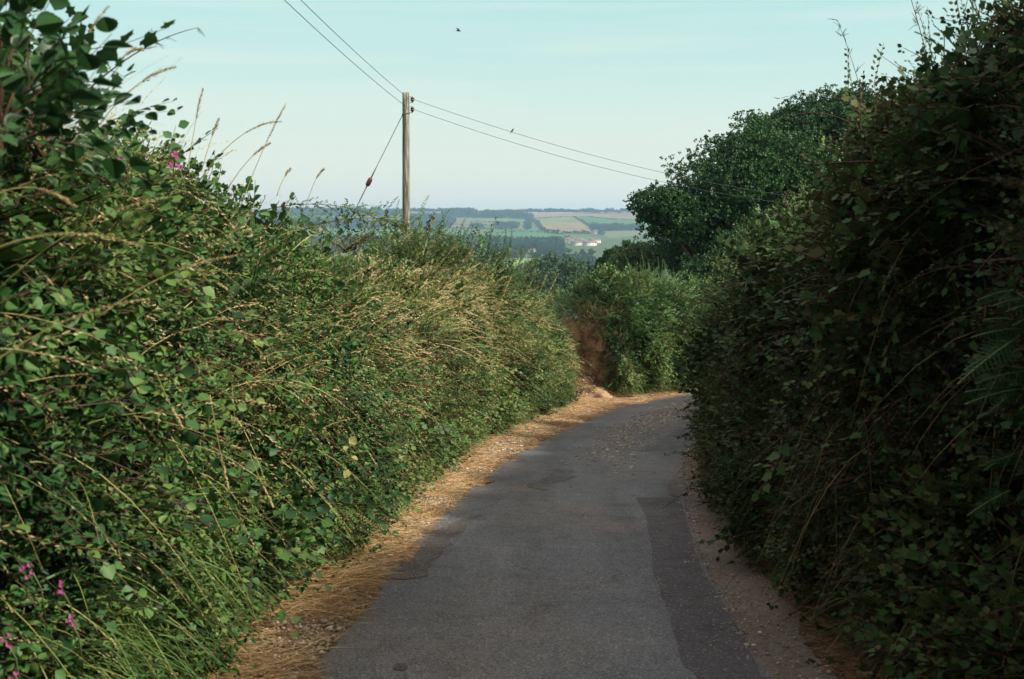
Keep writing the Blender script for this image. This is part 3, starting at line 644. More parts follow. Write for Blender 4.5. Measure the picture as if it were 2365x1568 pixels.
bank_grass(g, FL, 9000, (sy(2), sy(12)), (.05, .8), (.2, .5), .006, (.30, .22), (.1, .6), (.2, .7), wt=lambda P, t, v: wpatch(50, -.1, .5, .9)(P, t, v))
bank_grass(g, FL, 5000, (sy(4.0), sy(6.6)), (.06, .3), (.3, .6), .008, (.35, .15), (.5, .4), (.3, .9), wt=ycen(5.2, .8, .16, .12))
o = g.build('grass', [M['grass'], M['seed']]); tag(o, 'green grass blades growing through the left hedge bank', 'grass', kind='stuff')
# ---- pale dry seeding grasses over the sunny crest
g = Geo()
bank_grass(g, FL, 8500, (sy(8), sy(27.5)), (.34, .9), (.45, 1.05), .0075, (.84, .15), (.6, .7), (.25, .85), wt=ycen(16.5, 6.5, .62, .2), hd=.8, jit=.35, seg=6, hr=.0085)
bank_grass(g, FL, 1700, (sy(3), sy(12)), (.35, .95), (.35, .9), .0045, (.88, .12), (.45, .75), (.2, .9), hd=.9, jit=.45, seg=6, hr=.0055)
bank_grass(g, FL, 1500, (sy(24), sy(28.6)), (.35, .8), (.3, .6), .006, (.9, .12), (.7, .55), (.2, .7), wt=lambda P, t, v: 1.+0*v, hd=.6, jit=.35, seg=5, hr=.010)
bank_grass(g, FL, 2300, (sy(3), sy(16)), (.12, .8), (.3, .85), .0045, (.86, .14), (.3, .3), (.3, 1.), wt=lambda P, t, v: np.clip(noise(P+140, 1.1)*2.2+.5, 0, 1), hd=.9, jit=1.1, seg=7, hr=.0045)
o = g.build('seeding_grass', [M['grass'], M['seed']]); tag(o, 'pale dry seeding grass leaning over the crest of the left hedge', 'grass', kind='stuff')
g = Geo(); bank_grass(g, FL, 260, (sy(3.2), sy(10)), (.6, .95), (.45, .95), .0022, (.75, .2), (.3, 1.0), (.1, .6), hd=1., jit=.35, seg=7, hr=.0032)
bank_grass(g, FL, 160, (sy(14), sy(27)), (.6, .95), (.4, .8), .006, (.9, .1), (.5, 1.1), (.1, .5), hd=1., jit=.3, seg=7, hr=.008)
o = g.build('wispy_grass', [M['seed'], M['seed']]); tag(o, 'thin wispy grass heads standing against the sky over the left hedge', 'grass', kind='stuff')
# ---- brown dead grass hanging at the foot of both banks
g = Geo()
def foot_grass(F, n, sr, side, tint=(.35, .25), L=(.1, .34), wt=None):
    bank_grass(g, F, n, sr, (.0, .13), L, .004, tint, (.1, .35), (.5, 1.4), wt=wt if wt else (lambda P, t, v: 1.+0*v), jit=.45)
foot_grass(FL, 15000, (sy(3), sy(28)), 1); foot_grass(FL, 3500, (sy(28.2), float(FL.s[-1])*.86), 1, L=(.15, .4))
o = g.build('dead_grass', [M['straw']]); tag(o, 'brown dead grass hanging at the foot of the banks', 'grass', kind='stuff')
# ================================================================== RIGHT HEDGE
hr = empty('hedge', (3.2, 12, road_z(12)), 'tall dark shaded hedge with small leaves and reddish stems on the right of the lane', 'hedge')
g = Geo(); sRe = float(FR.s[-1])
wR = lambda sd, lo, hi, s_=.7: (lambda P, t, v: np.clip((noise(P+sd, s_)-lo)/(hi-lo), 0, 1))
redtop = lambda P, v: .24*np.clip(noise(P+70, .7)+.1, 0, 1)
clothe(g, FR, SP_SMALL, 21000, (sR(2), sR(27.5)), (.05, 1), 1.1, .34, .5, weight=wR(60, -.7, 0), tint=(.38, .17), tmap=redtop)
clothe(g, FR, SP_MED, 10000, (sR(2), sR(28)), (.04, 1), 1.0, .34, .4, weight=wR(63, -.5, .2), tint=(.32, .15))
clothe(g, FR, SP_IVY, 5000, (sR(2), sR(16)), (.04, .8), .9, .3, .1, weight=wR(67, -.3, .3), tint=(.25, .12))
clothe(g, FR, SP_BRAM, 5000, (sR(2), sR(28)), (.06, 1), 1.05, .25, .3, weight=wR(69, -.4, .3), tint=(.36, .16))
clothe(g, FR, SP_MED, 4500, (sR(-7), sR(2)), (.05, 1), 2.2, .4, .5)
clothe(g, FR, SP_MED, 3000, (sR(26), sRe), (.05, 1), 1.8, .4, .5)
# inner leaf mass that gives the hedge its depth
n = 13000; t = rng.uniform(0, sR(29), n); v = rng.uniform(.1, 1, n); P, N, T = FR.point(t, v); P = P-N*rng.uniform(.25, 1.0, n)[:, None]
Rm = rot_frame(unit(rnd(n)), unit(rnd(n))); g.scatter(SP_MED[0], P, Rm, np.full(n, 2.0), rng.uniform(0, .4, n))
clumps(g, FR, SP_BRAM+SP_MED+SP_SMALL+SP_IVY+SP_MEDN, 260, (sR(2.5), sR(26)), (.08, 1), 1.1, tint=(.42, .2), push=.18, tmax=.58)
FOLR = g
# extra leaves on its far shoulder, lit look put into their lighter green
g = Geo()
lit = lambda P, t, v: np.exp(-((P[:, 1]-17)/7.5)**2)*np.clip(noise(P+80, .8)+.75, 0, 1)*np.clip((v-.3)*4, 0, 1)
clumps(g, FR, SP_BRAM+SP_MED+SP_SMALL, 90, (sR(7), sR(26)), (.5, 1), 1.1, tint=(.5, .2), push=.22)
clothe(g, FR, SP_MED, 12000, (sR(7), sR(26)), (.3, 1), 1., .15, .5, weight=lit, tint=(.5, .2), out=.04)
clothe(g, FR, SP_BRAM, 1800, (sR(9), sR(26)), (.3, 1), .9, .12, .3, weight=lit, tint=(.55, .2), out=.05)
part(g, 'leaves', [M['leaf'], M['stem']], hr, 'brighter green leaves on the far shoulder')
# long shoots breaking the top line
g = Geo(); n = 1900; t = rng.uniform(sR(2.5), sR(21), n); v = rng.uniform(.62, 1, n)
k = rng.random(n) < (.25+.75*np.clip(noise(np.stack([t, t*0, t*0], 1), .9)+.5, 0, 1)); t, v = t[k], v[k]; n = len(t)
P, N, T = FR.point(t, v); P -= N*.1; d = np.array([0, 0, 1.])+N*.35+rnd(n)*.32; Rm = rot_frame(unit(d), unit(rnd(n)))
w = rng.integers(0, 4, n); s_ = rng.uniform(.6, 1.35, n)
for q in range(4):
    kk = w == q; g.scatter(SHOOT[q], P[kk], Rm[kk], s_[kk], rng.normal(.45, .22, kk.sum()).clip(0, 1))
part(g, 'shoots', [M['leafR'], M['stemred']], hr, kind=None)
g = FOLR; nst = 500; t = rng.uniform(sR(2.5), sR(26), nst); v = rng.uniform(.1, .95, nst); P, N, T = FR.point(t, v)
for a, b, c in zip(P, N, T):
    L = rng.uniform(.4, 1.3); d = unit(b*.5+c*rng.normal(0, .6)+np.array([0, 0, rng.uniform(.2, 1.2)])+rng.normal(size=3)*.2)
    f = np.linspace(0, 1, 7)[:, None]; pts = a-b*.2+d*L*f+np.array([0, 0, -1])*L*.55*f**2; g.tube(pts, np.linspace(.004, .0015, 7), 3, 1, rng.random())
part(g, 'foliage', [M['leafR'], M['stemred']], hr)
# grass on the right bank foot
g = Geo(); one = lambda P, t, v: np.clip(noise(P+90, .9)+.6, 0, 1)
bank_grass(g, FR, 9000, (sR(4), sR(24)), (.05, .30), (.25, .65), .0055, (.45, .25), (.05, .55), (.4, 1.1), wt=one, hd=.05, seg=4)
bank_grass(g, FR, 2600, (sR(13), sR(22)), (.06, .34), (.35, .8), .005, (.6, .2), (-.1, .8), (.4, 1.0), wt=lambda P, t, v: 1+0*v, hd=.25, jit=.4, seg=5)
bank_grass(g, FR, 1500, (sR(4), sR(14)), (.1, .5), (.3, .7), .0045, (.8, .15), (0, .4), (.3, 1.1), wt=one, hd=.3, seg=4)
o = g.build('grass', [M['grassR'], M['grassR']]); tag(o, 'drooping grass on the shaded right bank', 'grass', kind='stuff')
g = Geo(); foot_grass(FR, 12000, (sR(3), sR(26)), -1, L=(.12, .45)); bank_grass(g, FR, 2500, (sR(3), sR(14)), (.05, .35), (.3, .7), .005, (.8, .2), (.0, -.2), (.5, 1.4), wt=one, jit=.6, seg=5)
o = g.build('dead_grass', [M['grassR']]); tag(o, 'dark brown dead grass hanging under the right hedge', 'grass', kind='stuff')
# ================================================================== BRACKEN BANK AT THE BEND
g = Geo(); s0, s1 = float(np.interp(2.6, FL.p[FL.p[:, 1] > 30][:, 0], FL.s[FL.p[:, 1] > 30])), float(FL.s[-1])*.93
def atx(x): k = FL.p[:, 1] > 30; return float(np.interp(x, FL.p[k, 0], FL.s[k]))
def fronds(g, F, n, sr, vr, size, tint, wt=None, out=.0):
    t = rng.uniform(*sr, n); v = rng.uniform(*vr, n); P, N, T = F.point(t, v)
    if wt: k = rng.random(n) < wt(P, t, v); P, N, T, v = P[k], N[k], T[k], v[k]; n = len(P)
    P = P-N*(rng.exponential(.12, n)-out)[:, None]; d = N*.8+np.array([0, 0, .25])+T*rng.normal(0, .7, n)[:, None]+rnd(n)*.45
    Z = unit(np.array([0, 0, 1.])+N*.4+rnd(n)*.2); Rm = rot_frame(unit(d), Z); w = rng.integers(0, 2, n); s_ = rng.uniform(.6, 1.2, n)*size
    tn = rng.normal(*tint, n)+.25*noise(P, .9)
    for q in (0, 1): kk = w == q; g.scatter(FRONDS[q], P[kk], Rm[kk], s_[kk], tn[kk].clip(0, 1))
gapw = lambda P, t, v: np.where(P[:, 0] > 2.45+.25*noise(P, 1.5), 1., np.clip((v-.50)*6, 0, 1)+.10)
fronds(g, FL, 14000, (sy(27.8), s1), (.10, 1), .46, (.42, .25), wt=gapw)
fronds(g, FL, 1200, (sy(25), sy(27.6)), (.6, 1), .4, (.4, .2), wt=endw)
bk = empty('bracken', (4.5, 34, road_z(33)), 'tall green bracken covering the bank at the bend of the lane', 'bracken')
part(g, 'fronds', [M['bracken'], M['stemgreen']], bk)
g = Geo(); nobr = lambda P, t, v: 1.+0*v
clumps(g, FL, SP_MED+SP_BRAM+SP_IVY, 150, (s0, s1), (.15, 1), 1.35, rad=(.25, .6), tint=(.42, .2), push=.22)
clothe(g, FL, SP_SMALL, 5200, (s0, s1), (.03, .75), 1.2, .3, .3, tint=(.45, .2), weight=nobr)
clothe(g, FL, SP_MED, 1500, (s0, s1), (.3, 1), 1.2, .3, .3, tint=(.35, .2), weight=nobr)
bank_grass(g, FL, 6000, (s0, s1), (.0, .3), (.2, .45), .007, (.45, .22), (.1, .5), (.3, 1.), wt=nobr, m=2)
part(g, 'undergrowth', [M['leaf'], M['stem'], M['grass']], bk)
g = Geo(); c0 = gd(1383, 912); nu, nv = 40, 16; U, Vv = np.meshgrid(np.linspace(0, 2*math.pi, nu), np.linspace(0, 1, nv), indexing='ij')
c0 = (1.85, 30.0); X = c0[0]+1.05*np.cos(U)*Vv; Y = c0[1]+1.2*np.sin(U)*Vv; Z = road_z(Y)-.06+.85*(1-Vv)**1.25+.07*fbm(np.stack([X, Y, X*0], -1), 2.5, 4)
i = np.arange(nu-1)[:, None]*nv; j = np.arange(nv-1)[None]; g.addq(np.stack([X, Y, Z], -1).reshape(-1, 3), np.stack([i+j, i+j+1, i+nv+j+1, i+nv+j], -1).reshape(-1, 4))
o = g.build('soil_mound', [M['soil']], None, smooth=True); tag(o, kind='structure'); up(o)
# gap with bare red soil: dead stalks and straw
g = Geo(); bank_grass(g, FL, 2600, (sy(27.2), s0+.4), (.2, .95), (.12, .45), .009, (.3, .25), (.2, .4), (.2, 1.), wt=lambda P, t, v: np.clip(noise(P+3, 1.6)+.55, 0, 1), jit=.6)
bank_grass(g, FL, 900, (sy(27.4), s0+.6), (.3, .65), (.3, .7), .010, (.3, .25), (.1, .8), (.1, .8), wt=nobr, jit=.4)
n = 900; a = rng.uniform(0, 6.28, n); q = rng.uniform(0, 1, n); P = np.stack([1.85+1.0*np.cos(a)*q, 30+1.15*np.sin(a)*q, a*0], 1); P[:, 2] = road_z(P[:, 1])-.03+.85*(1-q)**1.25
MOUND = P
blades(g, P, rnd(n)*np.array([1, .6, .35])+np.array([.2, -.3, .25]), rng.uniform(.1, .35, n), np.full(n, .008), rng.uniform(.1, .8, n), rng.normal(.6, .25, n))
o = g.build('dead_stalks', [M['straw']]); tag(o, 'orange dead stalks on the bare soil slope in the hedge gap', 'dead grass', kind='stuff')
# ================================================================== BUSHES (one thing each)
def bush(name, c, rad, temps, n, size, mats, label, cat='bush', tint=(.5, .2), shoots=0, seed=0, group=None, shoot_t=None, stemmat='stem'):
    """irregular bush: sprigs through a lumpy volume standing on stems"""
    e = empty(name, c, label, cat, group); rad = np.array(rad); g = Geo()
    u = unit(rnd(n)); u[:, 2] = np.abs(u[:, 2])*.95-.12; u = unit(u); r = rng.beta(5, 1.6, n)*(1+.28*fbm(u*1.0+seed, 2.2, 3))
    P = u*r[:, None]*rad; d = unit(u+np.array([0, 0, .45])+rnd(n)*.6); Rm = rot_frame(d, unit(np.array([0, 0, 1.])+rnd(n)*.5))
    tn = rng.normal(*tint, n)+.2*noise(P+seed, 2.); w = rng.integers(0, len(temps), n)
    for q in range(len(temps)): k = w == q; g.scatter(temps[q], P[k], Rm[k], rng.uniform(.7, 1.3, k.sum())*size, tn[k].clip(0, 1))
    if shoots:
        u = unit(rnd(shoots)); u[:, 2] = np.abs(u[:, 2])+.35; u = unit(u); P = u*rad*.85; d = unit(u*.5+np.array([0, 0, 1.])+rnd(shoots)*.25)
        Rm = rot_frame(d, unit(rnd(shoots))); T_ = (shoot_t or SHOOT)[0]; g.scatter(T_, P, Rm, rng.uniform(.5, 1.1, shoots)*size, rng.normal(*tint, shoots).clip(0, 1))
    o = g.build('foliage', mats, e)
    g = Geo()
    for i in range(9):
        a = rng.uniform(0, 6.28); q = np.array([math.cos(a)*rad[0]*.5, math.sin(a)*rad[1]*.5, rad[2]*.75])*rng.uniform(.6, 1.1)
        f = np.linspace(0, 1, 6)[:, None]; g.tube(np.array([0, 0, -rad[2]*.3])+(q+np.array([0, 0, rad[2]*.3]))*f+rng.normal(size=(6, 3))*.02, np.linspace(.008, .002, 6), 5, 0, .5)
    g.build('stems', [M[stemmat]], e); return e
def P3(dx, dy, Y): return at(dx*DS, dy*DS, Y)
bush('shrub', P3(1095, 668, 20.5), (.8, .8, .85), SP_MED+SP_BRAM, 520, 1.0, [M['leaf'], M['stem']], 'rounded dark green shrub on the crest of the left hedge right of the pole', 'shrub', (.28, .14), 14, 1)
bush('shrub', P3(1175, 690, 23), (.65, .7, .85), SP_MED, 300, 1.0, [M['leaf'], M['stem']], 'lighter green shrub beside the dark one near the end of the left hedge', 'shrub', (.55, .15), 10, 2)
bush('shrub', P3(965, 612, 15.5), (.7, .6, .36), SP_SMALL+SP_BRAM, 340, 1.0, [M['leaf'], M['stem']], 'low reddish green shrub at the base of the pole on the hedge top', 'shrub', (.5, .2), 12, 3)
bush('shrub', P3(1485, 680, 33.4), (1.25, .7, .62), SP_NAR+SP_MED, 520, 1.15, [M['palebush'], M['stemgreen']], 'pale green leafy shrub topping the bracken bank at the bend', 'shrub', (.55, .2), 22, 4, stemmat='stemgreen')
bush('shrub', P3(1385, 720, 32.5), (.75, .6, .6), SP_NAR, 240, 1.1, [M['palebush'], M['stemgreen']], 'small pale shrub left of the larger one above the bracken', 'shrub', (.45, .2), 8, 5, stemmat='stemgreen')
bush('hazel_bush', P3(-45, 330, 3.2), (.25, .4, .52), SP_BIG, 76, .74, [M['leafBig'], M['stem']], 'broad leaved hazel bush rising closest to the camera at the top of the left hedge', 'bush', (.4, .25), 0, 6)
bush('hazel_bush', P3(85, 310, 4.1), (.30, .4, .20), SP_BIG, 30, .6, [M['leafBig'], M['stem']], 'low spray of broad hazel leaves against the sky right of the tall hazel', 'bush', (.4, .25), 0, 7)
bush('bramble_bush', P3(800, 562, 10.5), (.75, .6, .2), SP_BRAM, 150, .6, [M['leaf'], M['stem']], 'bramble with arching shoots on the hedge top against the far hill left of the pole', 'bramble', (.35, .2), 4, 8, stemmat='stemred')
# long arching bramble shoots as things
def arch(c, d, L, rise, label, temps=SP_BRAM, m='leaf', size=.7, n=9, st='stemred', name='bramble_shoot'):
    e = empty(name, c, label, 'bramble shoot', 'arching bramble shoots'); g = Geo(); f = np.linspace(0, 1, 12)[:, None]
    d = np.array(d, float); pts = d*L*f+np.array([0, 0, 1])*rise*4*f*(1-f)*L*.5
    g.tube(pts, np.linspace(.0035, .0012, 12), 5, 0, .5); g.build('stem', [M[st]], e)
    g = Geo(); i = rng.integers(2, 12, n); P = pts[i]; Rm = rot_frame(unit(d+rnd(n)*.8), unit(np.array([0, 0, 1.])+rnd(n)*.3)); g.scatter(temps[0], P, Rm, rng.uniform(.5, 1., n)*size, rng.uniform(.2, .7, n))
    g.build('leaves', [M[m], M[st]], e)
arch(P3(590, 490, 8.5), (1, .3, -.12), 1.1, .22, 'bramble shoot arching over the hedge top below the far hill', n=26)
arch(P3(730, 520, 9.5), (1, .1, -.1), 1.1, .2, 'bramble shoot reaching from the hedge top towards the pole', n=24)
arch(P3(180, 230, 4.2), (.75, .2, .5), .55, .15, 'thin twig with small leaves rising into the sky from the left hedge', SP_SMALL, n=16, size=.3, name='twig')
arch(P3(2010, 290, 9.5), (-.35, 0, 1.), .85, .1, 'tall twig with small leaves standing above the right hedge', SP_SMALL, 'leafR', .5, 14, name='twig')
arch(P3(1990, 250, 10.5), (-1, 0, .12), .75, .2, 'thin twig arching left into the sky from the right hedge top', SP_SMALL, 'leafR', .35, 9, name='twig')
arch(P3(1990, 300, 10.5), (-1.0, 0, -.02), .95, .35, 'long thin twig lowest over the oak crowns from the right hedge', SP_SMALL, 'leafR', .35, 9, name='twig')
arch(P3(2140, 130, 8.), (-.35, 0, 1.), .7, .1, 'leafy twig at the top edge standing from the right hedge', SP_SMALL, 'leafR', .5, 14, name='twig')
# ---- single seeding grass stalks standing out on the left
STK = [  # root, tip (displayed coordinates), depth, bend, label tail
 ((20, 865), (345, 690), 2.9, .10, 'pale stalk crossing the lower left of the hedge, longest of the fallen ones'),
 ((330, 690), (545, 590), 3.6, .08, 'pale stalk slanting up to the right over the dark left hedge'),
 ((0, 640), (330, 570), 2.8, .15, 'thick blurred stalk lying level across the left hedge'),
 ((120, 610), (395, 455), 3.6, .10, 'straw stalk slanting up below the tall hazel'),
 ((40, 470), (175, 478), 2.9, .2, 'short buff seed head lying left of the slanting stalks'),
 ((285, 250), (405, 155), 4.2, .12, 'thin grass stalk bending right against the sky above the left hedge'),
 ((160, 200), (250, 15), 4.0, .10, 'tall grass stalk reaching the top of the sky beside the hazel'),
 ((270, 200), (330, 115), 4.2, .25, 'drooping grass stalk curling right high on the left'),
 ((445, 330), (468, 205), 5.6, .05, 'upright thin stalk in front of the sky left of the pink flowers'),
 ((480, 350), (505, 275), 5.8, .05, 'short upright dark stalk right of the pink flowers'),
 ((520, 380), (650, 280), 6.2, .15, 'long thin stalk leaning right over the hedge top'),
 ((590, 400), (660, 240), 6.4, .05, 'tallest thin stalk with a narrow head right of the flowers'),
 ((560, 400), (625, 330), 6.6, .1, 'slim stalk leaning right below the tallest thin one'),
 ((650, 430), (670, 390), 7.5, .1, 'small stalk near the low end of the skyline grasses'),
 ((720, 450), (748, 390), 8.4, .15, 'last small stalk before the far hill on the skyline'),
 ((380, 900), (420, 985), 4.4, -.05, 'thin pale stalk hanging down in the middle of the left hedge'),
 ((500, 990), (528, 1130), 4.9, -.05, 'long pale stalk hanging down over the lower left hedge'),
 ((800, 950), (870, 1075), 8., -.03, 'pale stalk pointing down right in the middle of the hedge face'),
 ((595, 1090), (630, 1170), 6., -.03, 'short pale stalk pointing down beside the hanging long one'),
 ((690, 890), (735, 985), 7.2, -.03, 'straw stalk pointing down near the centre of the hedge face'),
 ((985, 560), (1003, 500), 14., .03, 'golden stalk upright right of the pole foot'),
 ((1020, 610), (1060, 560), 15., .05, 'golden stalk leaning right between the pole and dark shrub'),
 ((1055, 640), (1100, 560), 15.5, .04, 'tall golden stalk in front of the dark shrub'),
 ((1040, 660), (1095, 580), 15.3, .06, 'second golden stalk just left of the tall one before the shrub'),
 ((1150, 720), (1180, 640), 18., .05, 'golden stalk before the lighter shrub'),
 ((1235, 715), (1262, 635), 23., .05, 'thin stalk against the far trees above the hedge end'),
 ((1250, 720), (1290, 632), 23.4, .05, 'outermost thin stalk above the hedge end'),
]
for (a, b, Y, bd, lab) in STK:
    A, B = np.array(P3(*a, Y)), np.array(P3(*b, Y+.05)); A = A-(B-A)*.55; e = empty('grass_stalk', A, lab, 'grass stalk', 'single seeding grass stalks')
    f = np.linspace(0, 1, 10)[:, None]; L = np.linalg.norm(B-A); pts = (B-A)*f+np.array([0, 0, 1])*bd*L*4*f*(1-f)
    th_ = .0011+.0006*min(Y, 8)/4
    g = Geo(); g.tube(pts, np.linspace(th_*1.3, th_*.6, 10), 4, 0, .85); g.build('stem', [M['grass']], e)
    g = Geo(); C = np.repeat(pts[None], 7, 0); heads(g, C, np.full(7, .0028+.0004*Y), None, rng.uniform(.3, 1, 7), 0, 16, .42); g.build('seed_head', [M['seed']], e)
# ---- pink flowers
FLW = [((143, 1360), 3.9, 'pink flower cluster on the dark lower left hedge, uppermost of three'), ((162, 1432), 3.9, 'pink flower cluster lower in the left hedge under the uppermost'),
       ((72, 1315), 3.7, 'faint pink flower cluster far down at the left edge of the hedge'), ((12, 1478), 3.6, 'pink flower cluster at the left picture edge near the bottom'),
       ((30, 1552), 3.6, 'pink flower cluster in the bottom left corner'), ((405, 362), 5.5, 'bright pink flower cluster on top of the left hedge against the sky'),
       ((412, 380), 5.5, 'second bright pink cluster just below the one against the sky'), ((284, 368), 4.9, 'small pink flower left of the bright cluster on the hedge top')]
petal = oval(.34, .05, -.05)
for (p, Y, lab) in FLW:
    c = np.array(P3(*p, Y)); e = empty('pink_flower', c, lab, 'flower', 'pink hedge flowers'); g = Geo(); s_ = .0075*Y/4+.003
    for k in range(5):
        o_ = rng.normal(size=3)*s_*1.1
        for i in range(5):
            a = i*2*math.pi/5; d = np.array([math.cos(a), -.35+rng.normal()*.1, math.sin(a)]); Rm = rot_frame(d[None], np.array([[0, -1., .2]]))
            g.addq((petal[0]@Rm[0].T)*s_+o_, petal[1], 0, rng.random())
    g.build('blossom', [M['pink']], e)
    g = Geo(); g.tube(np.array([(0, 0, 0), (.01, .05, -.08), (.0, .1, -.22)]), [.002, .0025, .003], 5, 0, .4); g.build('stem', [M['stemgreen']], e)
# ---- fern fronds out of the right hedge
for (p, tip, Y, lab) in [((2364, 900), (2205, 862), 4.6, 'fern frond reaching left from the dark right hedge, the middle one'), ((2350, 1075), (2235, 1040), 4.7, 'fern frond lowest on the right hedge'),
                         ((2370, 760), (2200, 740), 4.5, 'fern frond above the middle one on the right hedge'), ((2364, 690), (2270, 680), 4.4, 'uppermost fern frond at the right edge'),
                         ((2290, 200), (2220, 195), 5.4, 'leafy sprig catching light high on the right hedge')]:
    A, B = np.array(P3(*p, Y)), np.array(P3(*tip, Y-.15)); d = B-A; L = np.linalg.norm(d); e = empty('fern', A, lab, 'fern', 'ferns in the right hedge'); g = Geo()
    for k in range(4):
        Rm = rot_frame((d/L+rng.normal(size=3)*.25*(k > 0))[None], np.array([[.1, -.6, .8]])); g.scatter(FROND[0], np.zeros((1, 3))+rng.normal(size=3)*.04*(k > 0), Rm, np.array([L/.75*rng.uniform(.55, .85)]), np.array([.4]))
    g.build('fronds', [M['fern'], M['stemgreen']], e)
# ================================================================== VERGE LITTER, PEBBLES, GRAVEL
def litter(n, A, B, yr, L, w, tint, zoff, f_lo=0., f_hi=1., wt=None):
    y = rng.uniform(*yr, n); a = np.interp(y, A[:, 1], A[:, 0]); b = np.interp(y, B[:, 1], B[:, 0]); f = rng.uniform(f_lo, f_hi, n); x = a*(1-f)+b*f
    P = np.stack([x, y, road_z(y)+zoff], 1)
    if wt is not None: k = rng.random(n) < wt(P, f); P = P[k]; f = f[k]; n = len(P)
    P[:, 2] += .10*np.clip(1-f, 0, 1)*.8
    th_ = rng.normal(0, .75, n); d = np.stack([np.cos(th_), np.sin(th_)*.9, rng.normal(.05, .12, n)], 1)*rng.choice([-1, 1], n)[:, None]; d[:, 2] = np.abs(d[:, 2])
    return P, d, rng.uniform(*L, n), np.full(n, w)*rng.uniform(.6, 1.3, n), rng.normal(*tint, n)
g = Geo(); A0, B0 = fine(hL[:, :2]), eL; m_ = lambda P, f: np.clip(noise(P+5, 2.2)+.65, 0, 1)
for args in ((34000, A0, B0, (3.5, 29.5), (.04, .16), .0042, (.68, .25), .012, -.15, .97, m_), (8000, A0, B0, (3.5, 14), (.08, .28), .0045, (.75, .25), .02, -.1, .92, m_), (700, A0, B0, (4, 29), (.05, .15), .003, (.5, .25), .012, .8, 1.15, m_)):
    P, d, L, w, tn = litter(*args); blades(g, P, d, L, w, rng.uniform(0, .12, len(P)), tn, 0, 2)
A1 = fine(shR[:, :2]); B1 = fine(hR[:, :2])
P, d, L, w, tn = litter(16000, B1, A1, (4, 26), (.04, .16), .0038, (.25, .25), .01, -.1, 1.15, m_); blades(g, P, d, L, w, rng.uniform(0, .15, len(P)), tn, 0, 2)
P, d, L, w, tn = litter(3500, fine(shR[:, :2]), eR, (3, 26), (.03, .12), .0032, (.3, .25), .0, -.05, .9, m_); P[:, 2] = road_z(P[:, 1])-.004; blades(g, P, d, L, w, rng.uniform(0, .1, len(P)), tn, 0, 2)
o = g.build('straw', [M['straw']]); tag(o, 'dry straw litter strewn over the verges', 'straw', kind='stuff')
ico = np.array([(0, 0, 1), (.89, 0, .45), (.28, .85, .45), (-.72, .53, .45), (-.72, -.53, .45), (.28, -.85, .45), (.72, .53, -.45), (-.28, .85, -.45), (-.89, 0, -.45), (-.28, -.85, -.45), (.72, -.53, -.45), (0, 0, -1)])
icf = np.array([[0, 1, 2], [0, 2, 3], [0, 3, 4], [0, 4, 5], [0, 5, 1], [1, 6, 2], [2, 7, 3], [3, 8, 4], [4, 9, 5], [5, 10, 1], [2, 6, 7], [3, 7, 8], [4, 8, 9], [5, 9, 10], [1, 10, 6], [6, 11, 7], [7, 11, 8], [8, 11, 9], [9, 11, 10], [10, 11, 6]])
def stones(g, P, r):
    n = len(P); q = unit(rnd(n)); Rm = rot_frame(q, unit(rnd(n)))
    for k in range(4):
        T = ico*np.array([1, rng.uniform(.6, .9), rng.uniform(.4, .6)])*(1+rng.normal(0, .12, (12, 1))); s = slice(k, None, 4)
        Rz = Rm[s].copy(); a = rng.uniform(0, 6.28, len(Rz)); Rz = np.stack([np.stack([np.cos(a), -np.sin(a), a*0], 1), np.stack([np.sin(a), np.cos(a), a*0], 1), np.stack([a*0, a*0, a*0+1], 1)], 1)
        g.scatter((T, [(icf, 0)], np.zeros(12)), P[s], Rz, r[s], rng.uniform(0, 1, len(P[s])))
g = Geo(); n = 13000; y = 4+25*rng.beta(1, 2.4, n); a = np.interp(y, A0[:, 1], A0[:, 0]); b = np.interp(y, B0[:, 1], B0[:, 0]); f = rng.beta(2.6, 1.3, n)*1.02-.02
x = a*(1-f)+b*f; P = np.stack([x, y, road_z(y)+.012+.08*(1-f)], 1); k = rng.random(n) < np.clip(noise(P+55, 1.3)+.6, 0, 1); P = P[k]
stones(g, P, rng.gamma(2.0, .0045, len(P)).clip(.003, .035))
P = MOUND[:420]+rng.normal(0, .03, (420, 3)); stones(g, P, rng.gamma(2., .011, 420).clip(.006, .06))
o = g.build('pebbles', [M['pebble']]); tag(o, 'pale pebbles and stone chips along the left verge', 'pebbles', kind='stuff')
g = Geo(); ctr = polyline(D([(1420, 1090), (1400, 1060), (1440, 1010), (1490, 975), (1540, 950), (1600, 930)]))
n = 3200; q = rng.beta(1.6, 1.2, n)*(len(ctr)-1); i = q.astype(int).clip(0, len(ctr)-2); P2 = ctr[i, :2]+(ctr[i+1, :2]-ctr[i, :2])*(q-i)[:, None]+rng.normal(0, 1, (n, 2))*np.array([.22, .55])
P = np.column_stack([P2, road_z(P2[:, 1])+.003]); stones(g, P, rng.gamma(2.0, .0065, n).clip(.004, .038))
n = 900; y = rng.uniform(5, 26, n); x = np.interp(y, eL[:, 1], eL[:, 0])*(1-(f := rng.random(n)))+np.interp(y, eR[:, 1], eR[:, 0])*f
stones(g, np.column_stack([x, y, road_z(y)+.002]), rng.gamma(1.5, .0025, n).clip(.002, .012))
n = 4200; y = rng.uniform(3, 26, n); x = np.interp(y, eR[:, 1], eR[:, 0])*(1-(f := rng.beta(1.1, .8, n)))+np.interp(y, shR[:, 1], shR[:, 0])*f
stones(g, np.column_stack([x, y, road_z(y)-.004]), rng.gamma(1.6, .003, n).clip(.002, .016))
n = 2600; q = rng.random(n)*(len(roadR)-1)*.8; i = q.astype(int); P2 = roadR[i, :2]+rng.normal(0, .05, (n, 2)); P = np.column_stack([P2, road_z(P2[:, 1])+.004]); stones(g, P, rng.gamma(2, .004, n).clip(.002, .02))
